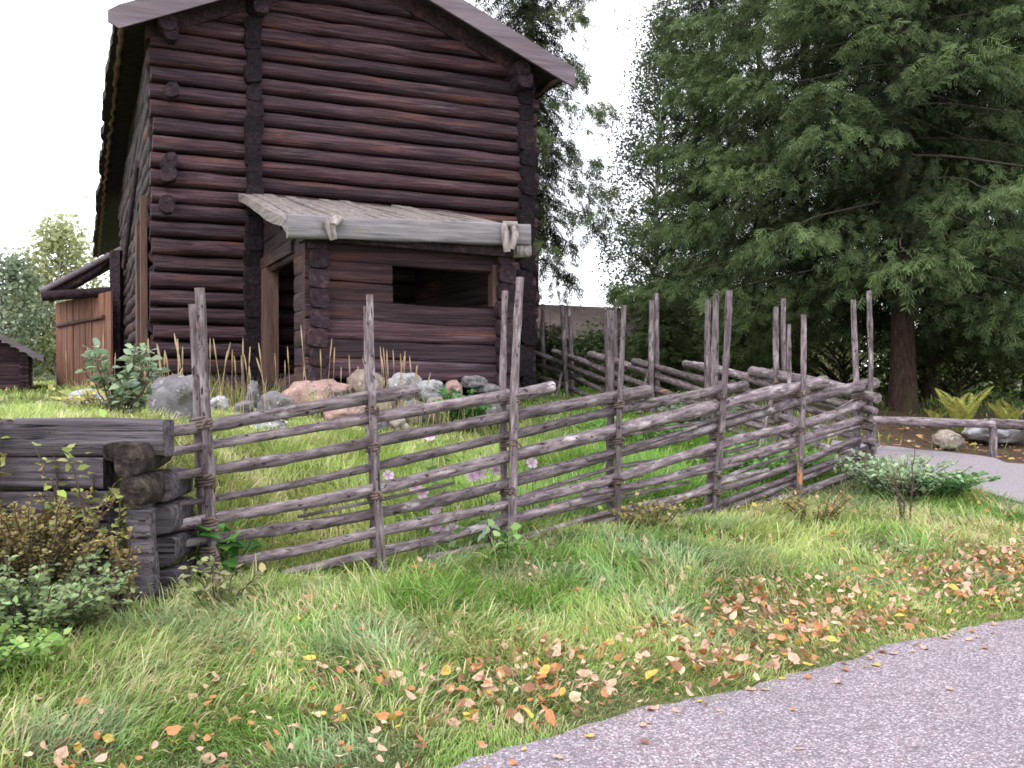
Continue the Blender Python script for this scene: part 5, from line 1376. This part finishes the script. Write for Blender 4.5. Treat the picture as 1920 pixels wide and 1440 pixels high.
# tall sprigs with maple-like leaves above the crib
for i, (x, y, h, lb) in enumerate([(-3.05, 6.0, 1.42, 'tall thin sapling with yellow-green leaves left of the retaining wall'), (-2.62, 5.98, 1.30, 'thin arching sapling rising above the top of the retaining wall'), (-2.35, 5.98, 1.12, 'short sapling with pale leaves before the crossing log ends')]):
    leafy_plant('sapling', lb, 'plant', gxy(x, y), 5, 26, 0.062, h, 0.34, (0.16, 0.20, 0.06), (0.42, 0.44, 0.16), 60 + i, 'saplings before the retaining wall', asp=0.42)
leafy_plant('mugwort', 'grey-green leafy clump beside the big grey boulder under the house corner', 'plant', gp(232, 790), 16, 26, 0.085, 0.62, 0.30, (0.08, 0.13, 0.07), (0.34, 0.44, 0.28), 65, 'weeds by the house')
leafy_plant('mugwort', 'low yellow-leaved clump on the turf of the terrace', 'plant', gp(175, 778), 16, 14, 0.07, 0.30, 0.45, (0.15, 0.17, 0.05), (0.48, 0.45, 0.16), 66, 'weeds by the house')
leafy_plant('currant_bush', 'bright green currant bush at the foot of the porch corner', 'bush', (lambda q: gxy(q[0], q[1]))(at(872, 780, porch_depth(872, 0.95))), 40, 30, 0.085, 0.60, 0.42, (0.03, 0.09, 0.03), (0.13, 0.30, 0.09), 67, 'weeds by the house', asp=0.42)
leafy_plant('mugwort', 'silvery green weeds at the fence corner beside the path', 'plant', gp(1690, 935), 90, 30, 0.055, 0.50, 0.78, (0.09, 0.16, 0.07), (0.44, 0.56, 0.34), 68, 'leafy weeds on the verge')
leafy_plant('mugwort', 'dark leafy patch of weeds reaching onto the gravel path', 'plant', gp(1752, 930), 70, 24, 0.07, 0.28, 0.60, (0.04, 0.11, 0.03), (0.17, 0.34, 0.12), 69, 'leafy weeds on the verge', asp=0.4)
leafy_plant('mugwort', 'single tall brown weed stalk standing before the fence corner', 'plant', gp(1700, 985), 5, 14, 0.05, 0.80, 0.16, (0.10, 0.08, 0.04), (0.28, 0.28, 0.14), 70, 'leafy weeds on the verge')
leafy_plant('bindweed', 'round-leaved vine at the foot of the third pair of stakes', 'plant', gp(950, 1050), 7, 9, 0.085, 0.26, 0.26, (0.08, 0.20, 0.04), (0.32, 0.46, 0.17), 71, 'leafy weeds on the verge', asp=0.46)
leafy_plant('bindweed', 'pale drooping weed stalk in front of the fence left of the third stakes', 'plant', gp(918, 1030), 2, 9, 0.12, 0.55, 0.06, (0.20, 0.28, 0.16), (0.36, 0.44, 0.28), 72, 'leafy weeds on the verge', asp=0.2, up=-0.5)
leafy_plant('dry_weed', 'browned seedy weed clump leaning on the fence right of the fourth stakes', 'plant', gp(1215, 1000), 26, 16, 0.05, 0.34, 0.42, (0.10, 0.09, 0.035), (0.36, 0.31, 0.12), 73, 'leafy weeds on the verge')
leafy_plant('dry_weed', 'reddish dry weeds on the verge left of the brown stalk', 'plant', gp(1530, 985), 24, 14, 0.05, 0.34, 0.46, (0.12, 0.10, 0.04), (0.38, 0.30, 0.12), 74, 'leafy weeds on the verge')
leafy_plant('weed_row', 'leafy green weeds inside the fence corner', 'plant', gp(1430, 890), 50, 20, 0.09, 0.30, 1.0, (0.05, 0.13, 0.03), (0.22, 0.40, 0.12), 75, 'weeds inside the fence', asp=0.4)
leafy_plant('weed_row', 'pale leafy weeds along the receding fence', 'plant', gp(1330, 800), 50, 18, 0.11, 0.42, 1.0, (0.07, 0.12, 0.06), (0.30, 0.40, 0.24), 76, 'weeds inside the fence', asp=0.3)
leafy_plant('weed_row', 'green weeds inside the fence behind the fourth and fifth stakes', 'plant', gp(1200, 830), 50, 18, 0.10, 0.32, 1.1, (0.05, 0.14, 0.03), (0.22, 0.42, 0.10), 77, 'weeds inside the fence', asp=0.4)
# ferns
def fern(label, px, py, depth, s, seed, nf=9):
    r = np.random.default_rng(seed); p = at(px, py, depth); root = thing('fern', label, 'plant', (p[0], p[1], float(G(p[0], p[1]))), 0, 'yellowing ferns')
    for i in range(nf):
        a = 6.28 * i / nf + r.uniform(-.3, .3); L = s * r.uniform(0.8, 1.2); t = np.linspace(0, 1, 12)
        P = np.stack([math.cos(a) * L * 0.5 * t ** 1.7, math.sin(a) * L * 0.5 * t ** 1.7, L * (t - 0.20 * t ** 3)], -1)
        T = unit(np.gradient(P, axis=0)); sd = np.array([-math.sin(a), math.cos(a), 0]); Q = []; 
        for k in np.linspace(1, 11, 26):
            i0 = min(10, int(k)); f = k - i0; c = P[i0] * (1 - f) + P[i0 + 1] * f; tt = k / 11; wl = L * 0.24 * math.sin(math.pi * min(0.98, tt * 0.9 + 0.08)) ** 0.8
            for sg in (-1, 1):
                d = unit(sd * sg + T[i0] * 0.45 - np.array([0, 0, 0.15])) * wl; wv = T[i0] * L * 0.018
                Q.append([c - wv, c + d * .5 - wv, c + d, c + d * .5 + wv])
        Q = np.array(Q); col = np.array([0.40, 0.40, 0.10]) * r.uniform(0.7, 1.25, (len(Q), 1)) * (1 + r.normal(0, .05, (len(Q), 3)))
        fast_mesh('frond', Q.reshape(-1, 3), np.arange(len(Q) * 4).reshape(-1, 4), np.repeat(col, 4, 0), M['leaf'], root)
fern('yellow-green fern nearer the thick spruce trunk, above the barrier', 1803, 800, 16.2, 0.85, 1)
fern('yellow-green fern at the right edge above the white-grey boulder', 1890, 800, 16.4, 0.66, 2)
fern('small fern between the two larger ferns and the trunk', 1755, 795, 17.0, 0.40, 3, 7)

# mallows
def mallow(label, px, pyg, flowers, seed, depth_shift=0.0):
    r = random.Random(seed); base = hit(px, pyg); root = thing('mallow', label, 'flower', tuple(base), 0, 'pink mallows inside the fence')
    for (fx, fy) in flowers:
        tip = at(fx, fy, base[1]) - base
        mb = MB(); m = np.array([tip[0] * 0.35, tip[1], tip[2] * 0.55]); mb.tube([[0, 0, -0.02], m, tip], [0.005, 0.004, 0.003], n=5); 
        nrm_ = unit(np.array([r.uniform(-.4, .4), -1, r.uniform(0.0, 0.7)])); e1 = unit(np.cross(nrm_, [0, 0, 1])); e2 = np.cross(e1, nrm_)
        s_ = r.uniform(0.046, 0.060)
        pm = MB()
        for k in range(5):
            a = k * 2 * math.pi / 5 + 0.3; ring = []
            for da, rr, hh in ((-0.25, .25, 0), (-0.55, .75, .18), (-0.35, 1.05, .25), (0, .95, .2), (0.35, 1.05, .25), (0.55, .75, .18), (0.25, .25, 0)):
                ring.append(tip + (e1 * math.cos(a + da) + e2 * math.sin(a + da)) * rr * s_ + nrm_ * hh * s_ * (1 + 0.1 * (k % 2)))
            kk = r.uniform(0.85, 1.1); pm.add([tip] + ring, [(0, i, i + 1) for i in range(1, 7)], np.array([[0.55, 0.25, 0.50]] + [[0.84 * kk, 0.66 * kk, 0.82 * kk]] * 7))
        f = pm.build('blossom', M['petal'], root)
        o = mb.build('stem', M['leafstem'], root)
    q = np.random.default_rng(seed); n = 16; tops = [at(fx, fy, base[1]) - base for fx, fy in flowers]
    P = np.array([tops[q.integers(len(tops))] * q.uniform(0.1, 0.8) + q.normal(0, 0.05, 3) for _ in range(n)]); Q = leaf_quads(P, q.uniform(0.05, 0.1, n), q)
    c = np.array([0.17, 0.28, 0.11]) * q.uniform(0.7, 1.3, (n, 1)); fast_mesh('leaves', Q.reshape(-1, 3), np.arange(n * 4).reshape(-1, 4), np.repeat(c, 4, 0), M['leaf'], root)
M['leafstem'] = surf_mat('green_stem', [(0.3, (0.10, 0.16, 0.05)), (0.7, (0.20, 0.26, 0.10))], scale=10, bump=0)
mallow('mallow with a single pink blossom held high above the others', 815, 960, [(808, 817)], 1)
mallow('mallow with pink blossoms just right of the second pair of stakes', 745, 1000, [(728, 892), (778, 915)], 2)
mallow('mallow with two pale pink blossoms in mid panel', 800, 1000, [(793, 925), (817, 951)], 3)
mallow('low mallow with a cluster of pale blossoms near the ground', 825, 1030, [(816, 985), (823, 998), (848, 994)], 4)
mallow('mallow with pink blossoms left of the third pair of stakes', 905, 1000, [(886, 893), (899, 888), (929, 880)], 5)
mallow('mallow with a tiny pink bud right of the third stakes', 1000, 960, [(997, 869)], 6)
mallow('mallow with pale blossoms left of the fourth stakes', 1115, 970, [(1100, 922), (1110, 926), (1134, 911)], 7)
# tiny yellow buttercups
def buttercup():
    mb = MB(); mb.tube([[0, 0, -0.02], [0.01, 0, 0.1], [0.0, 0.01, 0.2]], 0.003, n=4, col=(0.18, 0.26, 0.08))
    for k in range(5):
        a = k * 1.2566; c = np.array([0.0, 0.01, 0.2]); d = np.array([math.cos(a), math.sin(a) * .8 - .2, 0.35]) * 0.022; s_ = np.array([-math.sin(a), math.cos(a), 0]) * 0.013
        mb.add([c, c + d * .6 + s_, c + d, c + d * .6 - s_], [(0, 1, 2, 3)], (0.80, 0.66, 0.03))
    return mb.build('buttercup', M['petal'])
bc = buttercup(); first = True; rr = random.Random(12)
for (px, py) in [(1110, 690), (1130, 735), (1010, 715), (1395, 890), (1380, 870), (1420, 855), (1540, 853), (1560, 860), (1570, 855), (1490, 852), (1430, 930), (1428, 958), (1455, 890), (1310, 880), (1225, 890), (1340, 835), (1300, 820), (1275, 850), (1335, 900), (1440, 905), (1250, 820), (1320, 900), (1180, 800), (1350, 870), (1520, 880), (1480, 870), (1090, 770), (1230, 770), (1290, 845), (1365, 910)]:
    p = hit(px, py + 22)
    o = bc if first else bc.copy()
    if not first: C.objects.link(o)
    first = False; o.location = tuple(p); o.rotation_euler = (rr.uniform(-.2, .2), rr.uniform(-.2, .2), rr.uniform(0, 6)); k = rr.uniform(0.8, 1.2); o.scale = (k, k, k)
    tag(o, 'tiny yellow buttercup in the green grass inside the fence', 'flower', 'buttercups inside the fence')
# tall dry grass stalks by the boulders
def stalk(seed):
    r = random.Random(seed); bend = r.uniform(-0.12, 0.12); t = np.linspace(0, 1, 8)
    P = np.stack([bend * t ** 2, 0.04 * t, t], -1); mb = MB(); mb.tube(P, np.linspace(0.006, 0.003, 8), n=5)
    th = np.linspace(0.78, 1.04, 8); H = np.stack([bend * th ** 2, 0.04 * th, th], -1); mb.tube(H, 0.011 * np.sin(np.linspace(0.25, 2.9, 8)) + 0.002, n=6, lump=0.5, seed=seed)
    return mb
sm = [stalk(i) for i in range(4)]; sobj = {}
for i, (px, pt, pb_) in enumerate([(292, 640, 770), (302, 660, 775), (318, 665, 780), (330, 640, 790), (347, 655, 785), (355, 625, 790), (388, 640, 790), (405, 645, 780), (412, 662, 785), (450, 670, 775), (462, 655, 770), (498, 648, 785), (521, 665, 770), (545, 655, 775), (582, 615, 760), (612, 640, 760), (640, 690, 770), (652, 675, 775), (715, 655, 770), (730, 668, 770), (745, 680, 770), (755, 672, 775), (768, 688, 780), (782, 690, 780), (168, 640, 750), (182, 650, 750), (128, 660, 750), (212, 665, 760), (278, 680, 775), (310, 690, 780), (430, 660, 780), (478, 690, 785), (560, 690, 775), (600, 660, 770), (685, 690, 775), (705, 672, 778), (790, 700, 790), (740, 660, 772), (340, 700, 790), (625, 655, 780), (660, 665, 780), (668, 690, 780), (695, 650, 780), (722, 660, 780), (735, 655, 780), (748, 662, 780), (760, 668, 780), (776, 672, 780), (735, 680, 780), (752, 690, 785), (312, 650, 780), (325, 668, 780), (298, 672, 775), (420, 640, 780), (438, 668, 780), (456, 640, 780), (470, 668, 780), (508, 672, 780), (532, 680, 780), (190, 630, 760), (175, 655, 760), (372, 690, 790), (395, 700, 790), (265, 690, 775)]):
    dd = min(float(hit(px, pb_ + 6, lo=6.5)[1]), porch_depth(px, 0.75) if px > 560 else 99); pr_ = at(px, 700, dd); p = np.array([pr_[0], pr_[1], float(G(pr_[0], pr_[1]))]); top = at(px, pt, p[1]); h = max(0.2, top[2] - p[2]); k = i % 4
    if k not in sobj: o = sm[k].build('dry_grass_stalk', M['straw']); sobj[k] = o
    else: o = sobj[k].copy(); C.objects.link(o)
    o.location = tuple(p); sxy = random.uniform(0.5, 0.75); o.scale = (sxy, sxy, h); o.rotation_euler = (random.gauss(0, 0.07), random.gauss(0, 0.10), random.uniform(0, 6.28))
    tag(o, 'thin straw-coloured dry grass stalk with a seed head before the log house', 'grass stalk', 'dry grass stalks before the house')
print('objects', len(bpy.data.objects), 'polys', sum(len(m.polygons) for m in bpy.data.meshes))
